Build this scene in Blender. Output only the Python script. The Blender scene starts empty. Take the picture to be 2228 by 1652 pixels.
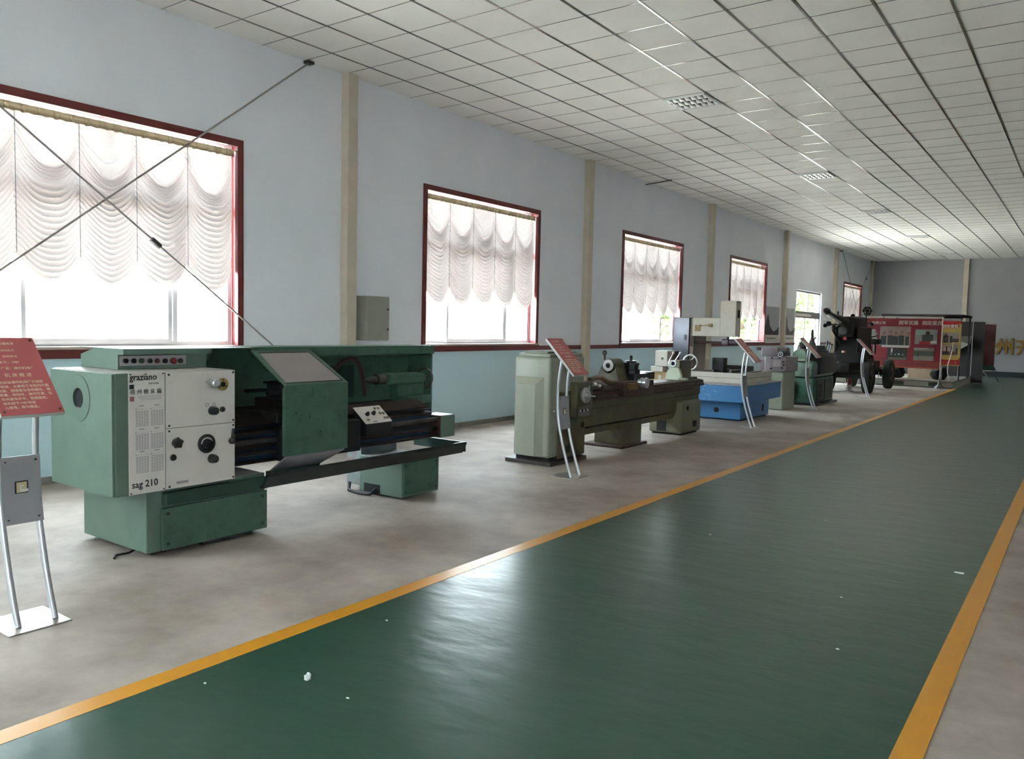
import bpy, bmesh, math, random
from mathutils import Vector, Matrix
random.seed(7)
PI = math.pi
sc = bpy.context.scene
COL = sc.collection

# ------------------------------------------------------------------ camera
cam = bpy.data.cameras.new('camera')
cam.sensor_fit = 'HORIZONTAL'; cam.sensor_width = 36.0
cam.lens = 1741.8182 / 2228 * 36.0
cam.clip_start = 0.05; cam.clip_end = 400
co = bpy.data.objects.new('camera', cam); COL.objects.link(co)
RX = (0.81029353, 0.58560147, 0.02225552)
RY = (-0.05682189, 0.04071254, 0.99755389)
RZ = (-0.58326295, 0.80957607, -0.06626409)
M = Matrix.Identity(4)
for i in range(3):
    M[i][0] = RX[i]; M[i][1] = RY[i]; M[i][2] = -RZ[i]
M[0][3], M[1][3], M[2][3] = 7.68671523, 0.0, 1.54163621
co.matrix_world = M
sc.camera = co

# ------------------------------------------------------------------ daylight, exposure
sc.view_settings.view_transform = 'Standard'
sc.view_settings.look = 'None'
sc.view_settings.gamma = 1.0
sc.view_settings.use_curve_mapping = False
sc.view_settings.exposure = 2.83
sc.cycles.use_denoising = True
sc.cycles.max_bounces = 10
sc.cycles.diffuse_bounces = 6
sc.cycles.glossy_bounces = 4
sc.cycles.transmission_bounces = 6
sc.cycles.transparent_max_bounces = 12
sc.cycles.sample_clamp_indirect = 8.0
sc.cycles.caustics_reflective = False
sc.cycles.caustics_refractive = False
world = bpy.data.worlds.new('overcast_sky'); sc.world = world
world.use_nodes = True
bg = world.node_tree.nodes['Background']
bg.inputs['Color'].default_value = (0.82, 0.91, 1.0, 1)
bg.inputs['Strength'].default_value = 6.0
sun = bpy.data.lights.new('sun', 'SUN'); sun.energy = 14.0; sun.angle = math.radians(2.0)
sun.color = (1.0, 0.95, 0.86)
so = bpy.data.objects.new('sun', sun); COL.objects.link(so)
so.rotation_euler = (math.radians(38), 0, 0)          # runs along the hall: never enters the side windows

H = 4.6125            # ceiling height
W = 14.8              # hall width
Y0, Y1 = -10.7, 36.5  # hall length
T = 0.6               # ceiling tile

# ------------------------------------------------------------------ materials
MATS = {}
def mat(name, col, rough=0.6, metal=0.0, var=0.0, vscale=6.0, bump=0.0, bscale=40.0, dirt=None, dscale=3.0, damt=0.5, spec=0.5, dust=0.0):
    if name in MATS: return MATS[name]
    m = bpy.data.materials.new(name); m.use_nodes = True
    nt = m.node_tree; p = nt.nodes['Principled BSDF']
    p.inputs['Base Color'].default_value = (*col, 1)
    p.inputs['Roughness'].default_value = rough
    p.inputs['Metallic'].default_value = metal
    p.inputs['Specular IOR Level'].default_value = spec
    if var or dirt or bump:
        tc = nt.nodes.new('ShaderNodeTexCoord')
        src = None
        if var or dirt:
            n = nt.nodes.new('ShaderNodeTexNoise'); n.inputs['Scale'].default_value = vscale
            n.inputs['Detail'].default_value = 6
            nt.links.new(tc.outputs['Object'], n.inputs['Vector'])
            r = nt.nodes.new('ShaderNodeValToRGB')
            r.color_ramp.elements[0].position = 0.3; r.color_ramp.elements[1].position = 0.7
            a = max(0.0, 1 - var); b = 1 + var
            r.color_ramp.elements[0].color = (*[c * a for c in col], 1)
            r.color_ramp.elements[1].color = (*[min(1, c * b) for c in col], 1)
            nt.links.new(n.outputs['Fac'], r.inputs['Fac'])
            src = r.outputs['Color']
        if dirt:
            n2 = nt.nodes.new('ShaderNodeTexNoise'); n2.inputs['Scale'].default_value = dscale
            n2.inputs['Detail'].default_value = 8; n2.inputs['Roughness'].default_value = 0.65
            nt.links.new(tc.outputs['Object'], n2.inputs['Vector'])
            r2 = nt.nodes.new('ShaderNodeValToRGB')
            r2.color_ramp.elements[0].position = 0.52; r2.color_ramp.elements[1].position = 0.72
            r2.color_ramp.elements[0].color = (0, 0, 0, 1)
            r2.color_ramp.elements[1].color = (damt, damt, damt, 1)
            nt.links.new(n2.outputs['Fac'], r2.inputs['Fac'])
            mx = nt.nodes.new('ShaderNodeMix'); mx.data_type = 'RGBA'
            nt.links.new(r2.outputs['Color'], mx.inputs['Factor'])
            nt.links.new(src, mx.inputs['A'])
            mx.inputs['B'].default_value = (*dirt, 1)
            src = mx.outputs['Result']
        if dust:                                        # settled dust on upward faces
            g = nt.nodes.new('ShaderNodeNewGeometry'); sx = nt.nodes.new('ShaderNodeSeparateXYZ')
            nt.links.new(g.outputs['True Normal'], sx.inputs[0])
            mr = nt.nodes.new('ShaderNodeMapRange'); mr.inputs['From Min'].default_value = 0.85; mr.inputs['From Max'].default_value = 0.99
            mr.inputs['To Max'].default_value = dust
            nt.links.new(sx.outputs['Z'], mr.inputs['Value'])
            md = nt.nodes.new('ShaderNodeMix'); md.data_type = 'RGBA'
            nt.links.new(mr.outputs[0], md.inputs['Factor']); nt.links.new(src, md.inputs['A'])
            md.inputs['B'].default_value = (0.56, 0.53, 0.51, 1); src = md.outputs['Result']
        if src: nt.links.new(src, p.inputs['Base Color'])
        if bump:
            n3 = nt.nodes.new('ShaderNodeTexNoise'); n3.inputs['Scale'].default_value = bscale
            n3.inputs['Detail'].default_value = 4
            nt.links.new(tc.outputs['Object'], n3.inputs['Vector'])
            bp = nt.nodes.new('ShaderNodeBump'); bp.inputs['Strength'].default_value = bump
            bp.inputs['Distance'].default_value = 0.01
            nt.links.new(n3.outputs['Fac'], bp.inputs['Height'])
            nt.links.new(bp.outputs['Normal'], p.inputs['Normal'])
    MATS[name] = m
    return m

def wall_mat():
    m = bpy.data.materials.new('painted_wall'); m.use_nodes = True
    nt = m.node_tree; p = nt.nodes['Principled BSDF']; p.inputs['Roughness'].default_value = 0.75
    p.inputs['Specular IOR Level'].default_value = 0.25
    g = nt.nodes.new('ShaderNodeNewGeometry'); s = nt.nodes.new('ShaderNodeSeparateXYZ')
    nt.links.new(g.outputs['Position'], s.inputs[0])
    gt = nt.nodes.new('ShaderNodeMath'); gt.operation = 'GREATER_THAN'; gt.inputs[1].default_value = 1.17
    nt.links.new(s.outputs['Z'], gt.inputs[0])
    mx = nt.nodes.new('ShaderNodeMix'); mx.data_type = 'RGBA'
    nt.links.new(gt.outputs[0], mx.inputs['Factor'])
    mx.inputs['A'].default_value = (0.57, 0.765, 0.84, 1)      # cyan dado paint
    mx.inputs['B'].default_value = (0.81, 0.83, 0.89, 1)      # lavender grey upper paint
    n = nt.nodes.new('ShaderNodeTexNoise'); n.inputs['Scale'].default_value = 1.3; n.inputs['Detail'].default_value = 5
    nt.links.new(g.outputs['Position'], n.inputs['Vector'])
    hs = nt.nodes.new('ShaderNodeHueSaturation')
    mr = nt.nodes.new('ShaderNodeMapRange'); mr.inputs['To Min'].default_value = 0.93; mr.inputs['To Max'].default_value = 1.07
    nt.links.new(n.outputs['Fac'], mr.inputs['Value']); nt.links.new(mr.outputs[0], hs.inputs['Value'])
    nt.links.new(mx.outputs['Result'], hs.inputs['Color'])
    nt.links.new(hs.outputs['Color'], p.inputs['Base Color'])
    return m
def floor_mat():
    m = bpy.data.materials.new('worn_concrete'); m.use_nodes = True
    nt = m.node_tree; p = nt.nodes['Principled BSDF']
    p.inputs['Specular IOR Level'].default_value = 0.16
    g = nt.nodes.new('ShaderNodeNewGeometry')
    n = nt.nodes.new('ShaderNodeTexNoise'); n.inputs['Scale'].default_value = 1.1; n.inputs['Detail'].default_value = 10; n.inputs['Roughness'].default_value = 0.66
    nt.links.new(g.outputs['Position'], n.inputs['Vector'])
    r = nt.nodes.new('ShaderNodeValToRGB')
    e = r.color_ramp.elements
    e[0].position = 0.34; e[0].color = (0.275, 0.23, 0.198, 1)
    e[1].position = 0.64; e[1].color = (0.48, 0.42, 0.372, 1)
    nt.links.new(n.outputs['Fac'], r.inputs['Fac'])
    nt.links.new(r.outputs['Color'], p.inputs['Base Color'])
    n2 = nt.nodes.new('ShaderNodeTexNoise'); n2.inputs['Scale'].default_value = 5; n2.inputs['Detail'].default_value = 6
    nt.links.new(g.outputs['Position'], n2.inputs['Vector'])
    mr = nt.nodes.new('ShaderNodeMapRange'); mr.inputs['To Min'].default_value = 0.55; mr.inputs['To Max'].default_value = 0.72
    nt.links.new(n2.outputs['Fac'], mr.inputs['Value']); nt.links.new(mr.outputs[0], p.inputs['Roughness'])
    bp = nt.nodes.new('ShaderNodeBump'); bp.inputs['Strength'].default_value = 0.12; bp.inputs['Distance'].default_value = 0.02
    nt.links.new(n2.outputs['Fac'], bp.inputs['Height']); nt.links.new(bp.outputs['Normal'], p.inputs['Normal'])
    return m
def epoxy_mat(name, col, rough, bumpd):
    m = bpy.data.materials.new(name); m.use_nodes = True
    nt = m.node_tree; p = nt.nodes['Principled BSDF']
    p.inputs['Specular IOR Level'].default_value = 0.5
    p.inputs['Base Color'].default_value = (*col, 1); p.inputs['Roughness'].default_value = rough
    g = nt.nodes.new('ShaderNodeNewGeometry')
    mp = nt.nodes.new('ShaderNodeMapping'); mp.inputs['Rotation'].default_value = (0, 0, -0.62); mp.inputs['Scale'].default_value = (1.0, 2.2, 1.0)
    nt.links.new(g.outputs['Position'], mp.inputs['Vector'])
    n2 = nt.nodes.new('ShaderNodeTexNoise'); n2.inputs['Scale'].default_value = 2.4; n2.inputs['Detail'].default_value = 3
    nt.links.new(mp.outputs[0], n2.inputs['Vector'])
    n3 = nt.nodes.new('ShaderNodeTexNoise'); n3.inputs['Scale'].default_value = 38; n3.inputs['Detail'].default_value = 2
    nt.links.new(g.outputs['Position'], n3.inputs['Vector'])
    ad = nt.nodes.new('ShaderNodeMath'); ad.operation = 'MULTIPLY_ADD'; ad.inputs[1].default_value = 0.02
    nt.links.new(n3.outputs['Fac'], ad.inputs[0]); nt.links.new(n2.outputs['Fac'], ad.inputs[2])
    bp = nt.nodes.new('ShaderNodeBump'); bp.inputs['Strength'].default_value = 0.35; bp.inputs['Distance'].default_value = bumpd
    nt.links.new(ad.outputs[0], bp.inputs['Height']); nt.links.new(bp.outputs['Normal'], p.inputs['Normal'])
    return m
def glass_mat():
    m = bpy.data.materials.new('window_glass'); m.use_nodes = True
    nt = m.node_tree; nt.nodes.clear()
    o = nt.nodes.new('ShaderNodeOutputMaterial'); t = nt.nodes.new('ShaderNodeBsdfTransparent')
    t.inputs['Color'].default_value = (0.93, 0.96, 0.95, 1)
    gl = nt.nodes.new('ShaderNodeBsdfGlossy'); gl.inputs['Roughness'].default_value = 0.02
    lw = nt.nodes.new('ShaderNodeLayerWeight'); lw.inputs['Blend'].default_value = 0.5
    pw = nt.nodes.new('ShaderNodeMath'); pw.operation = 'POWER'; pw.inputs[1].default_value = 5.0
    nt.links.new(lw.outputs['Facing'], pw.inputs[0])
    f = nt.nodes.new('ShaderNodeMath'); f.operation = 'MULTIPLY_ADD'; f.inputs[1].default_value = 0.45; f.inputs[2].default_value = 0.03
    nt.links.new(pw.outputs[0], f.inputs[0])
    mx = nt.nodes.new('ShaderNodeMixShader')
    nt.links.new(f.outputs[0], mx.inputs[0]); nt.links.new(t.outputs[0], mx.inputs[1]); nt.links.new(gl.outputs[0], mx.inputs[2])
    nt.links.new(mx.outputs[0], o.inputs['Surface'])
    return m
def cloth_mat(name, col, trans):
    m = bpy.data.materials.new(name); m.use_nodes = True
    nt = m.node_tree; nt.nodes.clear()
    o = nt.nodes.new('ShaderNodeOutputMaterial')
    d = nt.nodes.new('ShaderNodeBsdfDiffuse'); d.inputs['Color'].default_value = (*col, 1)
    t = nt.nodes.new('ShaderNodeBsdfTranslucent'); t.inputs['Color'].default_value = (*col, 1)
    mx = nt.nodes.new('ShaderNodeMixShader'); mx.inputs[0].default_value = trans
    nt.links.new(d.outputs[0], mx.inputs[1]); nt.links.new(t.outputs[0], mx.inputs[2])
    nt.links.new(mx.outputs[0], o.inputs['Surface'])
    return m
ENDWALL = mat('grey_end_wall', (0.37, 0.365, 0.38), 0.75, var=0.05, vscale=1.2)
WALL = wall_mat(); FLOOR = floor_mat()
EPOXY = epoxy_mat('green_floor_paint', (0.018, 0.066, 0.040), 0.283, 0.016)
YELLOW = epoxy_mat('yellow_line_paint', (0.68, 0.30, 0.012), 0.35, 0.006)
GLASS = glass_mat()
CURT = cloth_mat('cream_curtain', (0.54, 0.475, 0.455), 0.086)
HEAD = cloth_mat('curtain_heading', (0.36, 0.29, 0.19), 0.08)
TILE = mat('ceiling_tile', (0.90, 0.88, 0.85), 0.8, var=0.04, vscale=1.2, bump=0.25, bscale=60)
TBAR = mat('ceiling_bar', (0.30, 0.285, 0.265), 0.14, 0.85)
CREAM = mat('cream_column_paint', (0.60, 0.525, 0.42), 0.5, var=0.06, vscale=4)
MAROON = mat('maroon_timber', (0.14, 0.022, 0.022), 0.35, var=0.15, vscale=8)
ALU = mat('window_aluminium', (0.62, 0.63, 0.66), 0.35, 0.2)
SILL = mat('sill_stone', (0.45, 0.36, 0.31), 0.4, var=0.1)
WHITE = mat('white_paint', (0.72, 0.70, 0.66), 0.5)
STEEL = mat('brushed_steel', (0.62, 0.63, 0.65), 0.3, 0.9)
DSTEEL = mat('dark_steel', (0.10, 0.095, 0.09), 0.4, 0.7, var=0.25, vscale=14)
BLACK = mat('black_plastic', (0.012, 0.012, 0.014), 0.35)
DARK = mat('recess_shade', (0.006, 0.006, 0.007), 0.8)  # near-black colour stands in for the shade inside gaps, holes and bores
RUBBER = mat('tyre_rubber', (0.018, 0.018, 0.019), 0.75, bump=0.3, bscale=30)
INK = mat('black_ink', (0.012, 0.01, 0.018), 0.6)
GREYINK = mat('grey_ink', (0.33, 0.30, 0.33), 0.7)
RED = mat('red_button', (0.16, 0.012, 0.02), 0.35)

# ------------------------------------------------------------------ mesh builder (world coordinates)
ORG = {}
class MB:
    def __init__(self): self.bm = bmesh.new()
    def quadface(self, pts):
        vs = [self.bm.verts.new(p) for p in pts]; return self.bm.faces.new(vs)
    def box(self, x0, x1, y0, y1, z0, z1, bev=0.0, seg=2):
        r = bmesh.ops.create_cube(self.bm, size=1.0)
        vs = r['verts']
        for v in vs:
            v.co = Vector(((x0 + x1) / 2 + v.co.x * (x1 - x0), (y0 + y1) / 2 + v.co.y * (y1 - y0), (z0 + z1) / 2 + v.co.z * (z1 - z0)))
        if bev > 0:
            es = list({e for v in vs for e in v.link_edges})
            bmesh.ops.bevel(self.bm, geom=es, offset=bev, segments=seg, affect='EDGES', profile=0.5)
        return self
    def cyl(self, p0, p1, r, r2=None, seg=20):
        p0 = Vector(p0); p1 = Vector(p1); d = p1 - p0; L = d.length
        q = d.to_track_quat('Z', 'Y').to_matrix().to_4x4()
        m = Matrix.Translation((p0 + p1) / 2) @ q
        bmesh.ops.create_cone(self.bm, cap_ends=True, segments=seg, radius1=r, radius2=r if r2 is None else r2, depth=L, matrix=m)
        return self
    def sphere(self, c, r, sx=1, sy=1, sz=1, seg=14):
        m = Matrix.Translation(c) @ Matrix.Diagonal((sx, sy, sz, 1))
        bmesh.ops.create_uvsphere(self.bm, u_segments=seg, v_segments=max(6, seg // 2 + 2), radius=r, matrix=m)
        return self
    def lathe(self, prof, base, axis, seg=28, cap=True):
        # prof: list of (r, h) along axis
        a = Vector(axis).normalized(); q = a.to_track_quat('Z', 'Y').to_matrix()
        b = Vector(base); rings = []
        for r, h in prof:
            rings.append([self.bm.verts.new(b + q @ Vector((r * math.cos(2 * PI * i / seg), r * math.sin(2 * PI * i / seg), h))) for i in range(seg)])
        for A, B in zip(rings, rings[1:]):
            for i in range(seg):
                self.bm.faces.new((A[i], A[(i + 1) % seg], B[(i + 1) % seg], B[i]))
        if cap:
            self.bm.faces.new(list(reversed(rings[0]))); self.bm.faces.new(rings[-1])
        return self
    def torus(self, c, axis, R, r, seg=32, ms=8, arc=1.0):
        a = Vector(axis).normalized(); q = a.to_track_quat('Z', 'Y').to_matrix(); c = Vector(c)
        n = seg if arc >= 1 else seg + 1
        rings = []
        for i in range(n):
            t = 2 * PI * arc * i / seg
            ring = []
            for j in range(ms):
                s = 2 * PI * j / ms
                ring.append(self.bm.verts.new(c + q @ Vector(((R + r * math.cos(s)) * math.cos(t), (R + r * math.cos(s)) * math.sin(t), r * math.sin(s)))))
            rings.append(ring)
        for i in range(seg if arc >= 1 else seg):
            A = rings[i]; B = rings[(i + 1) % n]
            for j in range(ms):
                self.bm.faces.new((A[j], B[j], B[(j + 1) % ms], A[(j + 1) % ms]))
        return self
    def tube(self, pts, r, seg=10, caps=True):
        pts = [Vector(p) for p in pts]; rings = []; prev = None
        for i, p in enumerate(pts):
            t = (pts[min(i + 1, len(pts) - 1)] - pts[max(i - 1, 0)]).normalized()
            if prev is None:
                up = Vector((0, 0, 1)) if abs(t.z) < 0.9 else Vector((0, 1, 0))
                n = t.cross(up).normalized()
            else:
                n = (prev - t * prev.dot(t)).normalized()
            b = t.cross(n); prev = n
            rr = r[i] if isinstance(r, (list, tuple)) else r
            rings.append([self.bm.verts.new(p + n * (rr * math.cos(2 * PI * j / seg)) + b * (rr * math.sin(2 * PI * j / seg))) for j in range(seg)])
        for A, B in zip(rings, rings[1:]):
            for j in range(seg):
                self.bm.faces.new((A[j], A[(j + 1) % seg], B[(j + 1) % seg], B[j]))
        if caps:
            self.bm.faces.new(list(reversed(rings[0]))); self.bm.faces.new(rings[-1])
        return self
    def prism(self, prof, axis, a0, a1):
        # prof: 2-D points in the plane of the two other axes (x,z for y; y,z for x; x,y for z)
        def P(u, w, a):
            return {'x': (a, u, w), 'y': (u, a, w), 'z': (u, w, a)}[axis]
        A = [self.bm.verts.new(P(u, w, a0)) for u, w in prof]
        B = [self.bm.verts.new(P(u, w, a1)) for u, w in prof]
        n = len(prof)
        for i in range(n): self.bm.faces.new((A[i], A[(i + 1) % n], B[(i + 1) % n], B[i]))
        self.bm.faces.new(list(reversed(A))); self.bm.faces.new(B)
        return self
    def frustum(self, base, top):
        A = [self.bm.verts.new(p) for p in base]; B = [self.bm.verts.new(p) for p in top]; n = len(A)
        for i in range(n): self.bm.faces.new((A[i], A[(i + 1) % n], B[(i + 1) % n], B[i]))
        self.bm.faces.new(list(reversed(A))); self.bm.faces.new(B)
        return self
    def slab(self, pts, th):
        # planar polygon given a thickness against its normal
        P = [Vector(p) for p in pts]; n = (P[1] - P[0]).cross(P[2] - P[0]).normalized() * th
        return self.frustum([p - n for p in P], P)
    def ringplate(self, x0, x1, z0, z1, y0, y1, cx, cz, r, seg=32):
        # plate facing -y with a round hole
        def rect(t):
            dx, dz = math.cos(t), math.sin(t); k = 1e9
            if dx > 1e-9: k = min(k, (x1 - cx) / dx)
            if dx < -1e-9: k = min(k, (x0 - cx) / dx)
            if dz > 1e-9: k = min(k, (z1 - cz) / dz)
            if dz < -1e-9: k = min(k, (z0 - cz) / dz)
            return cx + dx * k, cz + dz * k
        ts = [2 * PI * i / seg for i in range(seg)]
        for X, Z in ((x0, z0), (x1, z0), (x1, z1), (x0, z1)): ts.append(math.atan2(Z - cz, X - cx) % (2 * PI))
        ts = sorted(set(round(t, 6) for t in ts)); n = len(ts)
        L = {}
        for k, y in ((0, y0), (1, y1)):
            L[k, 'i'] = [self.bm.verts.new((cx + r * math.cos(t), y, cz + r * math.sin(t))) for t in ts]
            L[k, 'o'] = [self.bm.verts.new((rect(t)[0], y, rect(t)[1])) for t in ts]
        for i in range(n):
            j = (i + 1) % n
            self.bm.faces.new((L[0, 'i'][i], L[0, 'o'][i], L[0, 'o'][j], L[0, 'i'][j]))
            self.bm.faces.new((L[1, 'i'][i], L[1, 'i'][j], L[1, 'o'][j], L[1, 'o'][i]))
            self.bm.faces.new((L[0, 'i'][i], L[0, 'i'][j], L[1, 'i'][j], L[1, 'i'][i]))
            self.bm.faces.new((L[0, 'o'][i], L[1, 'o'][i], L[1, 'o'][j], L[0, 'o'][j]))
        return self
    def each(self, name, m, parent, smooth=False):
        # every loose piece becomes a part of its own
        bm = self.bm; bm.verts.ensure_lookup_table(); seen = set(); out = []
        bm.verts.index_update(); seen = set()
        for v0 in bm.verts:
            if v0.index in seen: continue
            st = [v0]; seen.add(v0.index); isl = []
            while st:
                v = st.pop(); isl.append(v)
                for e in v.link_edges:
                    w = e.other_vert(v)
                    if w.index not in seen: seen.add(w.index); st.append(w)
            mb = MB(); mp = {v.index: mb.bm.verts.new(v.co) for v in isl}
            fs = {f for v in isl for f in v.link_faces}
            for f in fs: mb.bm.faces.new([mp[v.index] for v in f.verts])
            out.append(mb.build(name, m, parent, smooth))
        bm.free(); return out
    def build(self, name, m, parent=None, smooth=False, xf=None):
        bm = self.bm
        if xf is not None: bmesh.ops.transform(bm, matrix=xf, verts=bm.verts)
        bmesh.ops.recalc_face_normals(bm, faces=bm.faces)
        me = bpy.data.meshes.new(name)
        root = parent
        org = Vector(ORG.get(parent.name, (0, 0, 0))) if parent is not None else None
        if org is None:
            cs = [v.co for v in bm.verts]
            lo = Vector([min(c[i] for c in cs) for i in range(3)]); hi = Vector([max(c[i] for c in cs) for i in range(3)])
            org = Vector(((lo.x + hi.x) / 2, (lo.y + hi.y) / 2, lo.z))
        bmesh.ops.translate(bm, vec=-org, verts=bm.verts)
        if smooth:
            for f in bm.faces: f.smooth = True
            for e in bm.edges:
                if len(e.link_faces) == 2 and e.calc_face_angle(0) > 0.6: e.smooth = False
        bm.to_mesh(me); bm.free()
        me.materials.append(m)
        o = bpy.data.objects.new(name, me); COL.objects.link(o)
        if parent is not None:
            o.parent = parent
            ORG[o.name] = tuple(org)
        else:
            o.location = org; ORG[o.name] = tuple(org)
        return o
def tag(o, label=None, cat=None, group=None, kind=None):
    if label: o['label'] = label
    if cat: o['category'] = cat
    if group: o['group'] = group
    if kind: o['kind'] = kind
    return o
def thing(name, loc, label=None, cat=None, group=None, kind=None):
    o = bpy.data.objects.new(name, None); COL.objects.link(o); o.location = loc
    o.empty_display_size = 0.1
    ORG[o.name] = tuple(loc)
    return tag(o, label, cat, group, kind)
def dup(root, dloc):
    c = root.copy(); COL.objects.link(c); c.location = Vector(root.location) + Vector(dloc)
    for ch in list(root.children):
        k = ch.copy(); COL.objects.link(k); k.parent = c
        for g in list(ch.children):
            q = g.copy(); COL.objects.link(q); q.parent = k
    return c
def bx(name, m, parent, *a, **k): return MB().box(*a, **k).build(name, m, parent)
def text_into(mb, s, size, origin, right, up, align='LEFT', depth=0.0006, sx=1.0, bold=0.0):
    cu = bpy.data.curves.new('lettering', 'FONT'); cu.body = s; cu.size = size; cu.align_x = align
    cu.extrude = depth; cu.resolution_u = 2
    o = bpy.data.objects.new('lettering', cu); COL.objects.link(o)
    dg = bpy.context.evaluated_depsgraph_get()
    me0 = bpy.data.meshes.new_from_object(o.evaluated_get(dg))
    r = Vector(right).normalized() * sx; u = Vector(up).normalized(); n = r.normalized().cross(u)
    shifts = [(0, 0)] if not bold else [(0, 0), (bold, 0), (-bold, 0), (0, bold), (0, -bold)]
    for q, (du, dv) in enumerate(shifts):
        me = me0.copy(); m = Matrix.Identity(4)
        for i in range(3):
            m[i][0] = r[i]; m[i][1] = u[i]; m[i][2] = n[i]
            m[i][3] = origin[i] + n[i] * (depth + 0.00004 * q) + r[i] * du + u[i] * dv
        me.transform(m)
        mb.bm.from_mesh(me); bpy.data.meshes.remove(me)
    bpy.data.objects.remove(o); bpy.data.curves.remove(cu); bpy.data.meshes.remove(me0)
    return mb
# ------------------------------------------------------------------ the hall
def struct(o): o['kind'] = 'structure'; return o
BAY = 5.877
WIN = [(2.57 + BAY * k, 2.57 + BAY * k + 2.93) for k in range(-2, 6)]     # bays of the left wall
DOORK = 6                                                               # index in WIN of the glass door bay
ZS, ZT = 1.25, 3.51
RWIN = (0,)                                                               # unseen window of the aisle-side wall, picked for the light balance
mb = MB()                                                               # floor slab
mb.box(-0.24, W + 0.24, Y0 - 0.24, Y1 + 0.24, -0.2, 0.0)
struct(mb.build('floor', FLOOR))
YE = 26.55
XA, XB, XC, XD = 4.599, 4.492, 7.176, 7.277
mb = MB(); mb.box(XA, XC, Y0, Y1, 0.0, 0.003); mb.box(0.01, XA, 31.3, Y1 - 0.01, 0.0, 0.003)
struct(mb.build('floor_aisle', EPOXY))
mb = MB(); mb.box(XB, XA, Y0, YE, 0.0, 0.004); struct(mb.build('trim_1', YELLOW))
mb = MB(); mb.box(XC, XD, Y0, Y1, 0.0, 0.004); struct(mb.build('trim_2', YELLOW))
def side_wall(name, xa, xb):
    mb = MB(); prev = Y0 - 0.24
    for k, (a, b) in enumerate(WIN):
        if name == 'wall_right' and k not in RWIN: continue
        mb.box(xa, xb, prev, a, 0, H + 0.1)
        if k == DOORK and name == 'wall_left':
            mb.box(xa, xb, a, b, 2.92, H + 0.1)
        else:
            mb.box(xa, xb, a, b, 0, ZS); mb.box(xa, xb, a, b, ZT, H + 0.1)
        prev = b
    mb.box(xa, xb, prev, Y1 + 0.24, 0, H + 0.1)
    return struct(mb.build(name, WALL))
side_wall('wall_left', -0.24, 0.0)
side_wall('wall_right', W, W + 0.24)
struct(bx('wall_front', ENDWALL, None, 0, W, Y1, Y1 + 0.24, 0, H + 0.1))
struct(bx('wall_back', WALL, None, 0, W, Y0 - 0.24, Y0, 0, H + 0.1))
struct(bx('ceiling', TILE, None, -0.24, W + 0.24, Y0 - 0.24, Y1 + 0.24, H, H + 0.12))
mb = MB()
i = 1
while (i - 0.2113) * T < W:
    x = (i - 0.2113) * T; mb.box(x - 0.0105, x + 0.0105, Y0, Y1, H - 0.006, H); i += 1
struct(mb.build('ceiling_bars_long', TBAR))
mb = MB(); j = -27
while 5.155 + T * j < Y1:
    y = 5.155 + T * j
    if y > Y0: mb.box(0, W, y - 0.0035, y + 0.0035, H - 0.003, H)
    j += 1
struct(mb.build('ceiling_bars_cross', TBAR))
# steel columns of the left wall, the far corner and the far wall
n = 0
for k in range(-3, 6):
    y = 6.93 + 5.877 * k
    mb = MB(); mb.box(0, 0.125, y, y + 0.16, 0, H - 0.003, 0.004, 1)
    struct(mb.build('column', CREAM))
    mb = MB(); mb.box(W - 0.125, W, y, y + 0.16, 0, H - 0.003, 0.004, 1)
    struct(mb.build('column', CREAM))
for x in (3.45, 9.4):
    struct(bx('column', CREAM, None, x, x + 0.17, Y1 - 0.13, Y1, 0, H - 0.003))
# dado rail between the columns, dark plinth of the far wall
tn = 3
cols = [6.93 + 5.877 * k for k in range(-3, 6)]
segs = []
prev = Y0
for y in cols + [Y1]:
    segs.append((prev, y)); prev = y + 0.16
for a, b in segs:
    for k, (wa, wb) in enumerate(WIN):
        if k == DOORK and a < wa < b:
            struct(bx('trim_%d' % tn, MAROON, None, 0, 0.022, a, wa - 0.02, 1.15, 1.222)); tn += 1
            a = wb + 0.02
    struct(bx('trim_%d' % tn, MAROON, None, 0, 0.022, a, b, 1.15, 1.222)); tn += 1
PLIN = mat('dark_plinth', (0.012, 0.02, 0.02), 0.5)
struct(bx('baseboard_front', PLIN, None, 4.2, W, Y1 - 0.02, Y1, 0, 0.2))
GRIME = mat('dirty_skirting', (0.24, 0.22, 0.20), 0.8, var=0.25, vscale=5)
struct(bx('baseboard_left', GRIME, None, 0, 0.006, Y0, WIN[DOORK][0] - 0.05, 0, 0.07))

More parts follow.
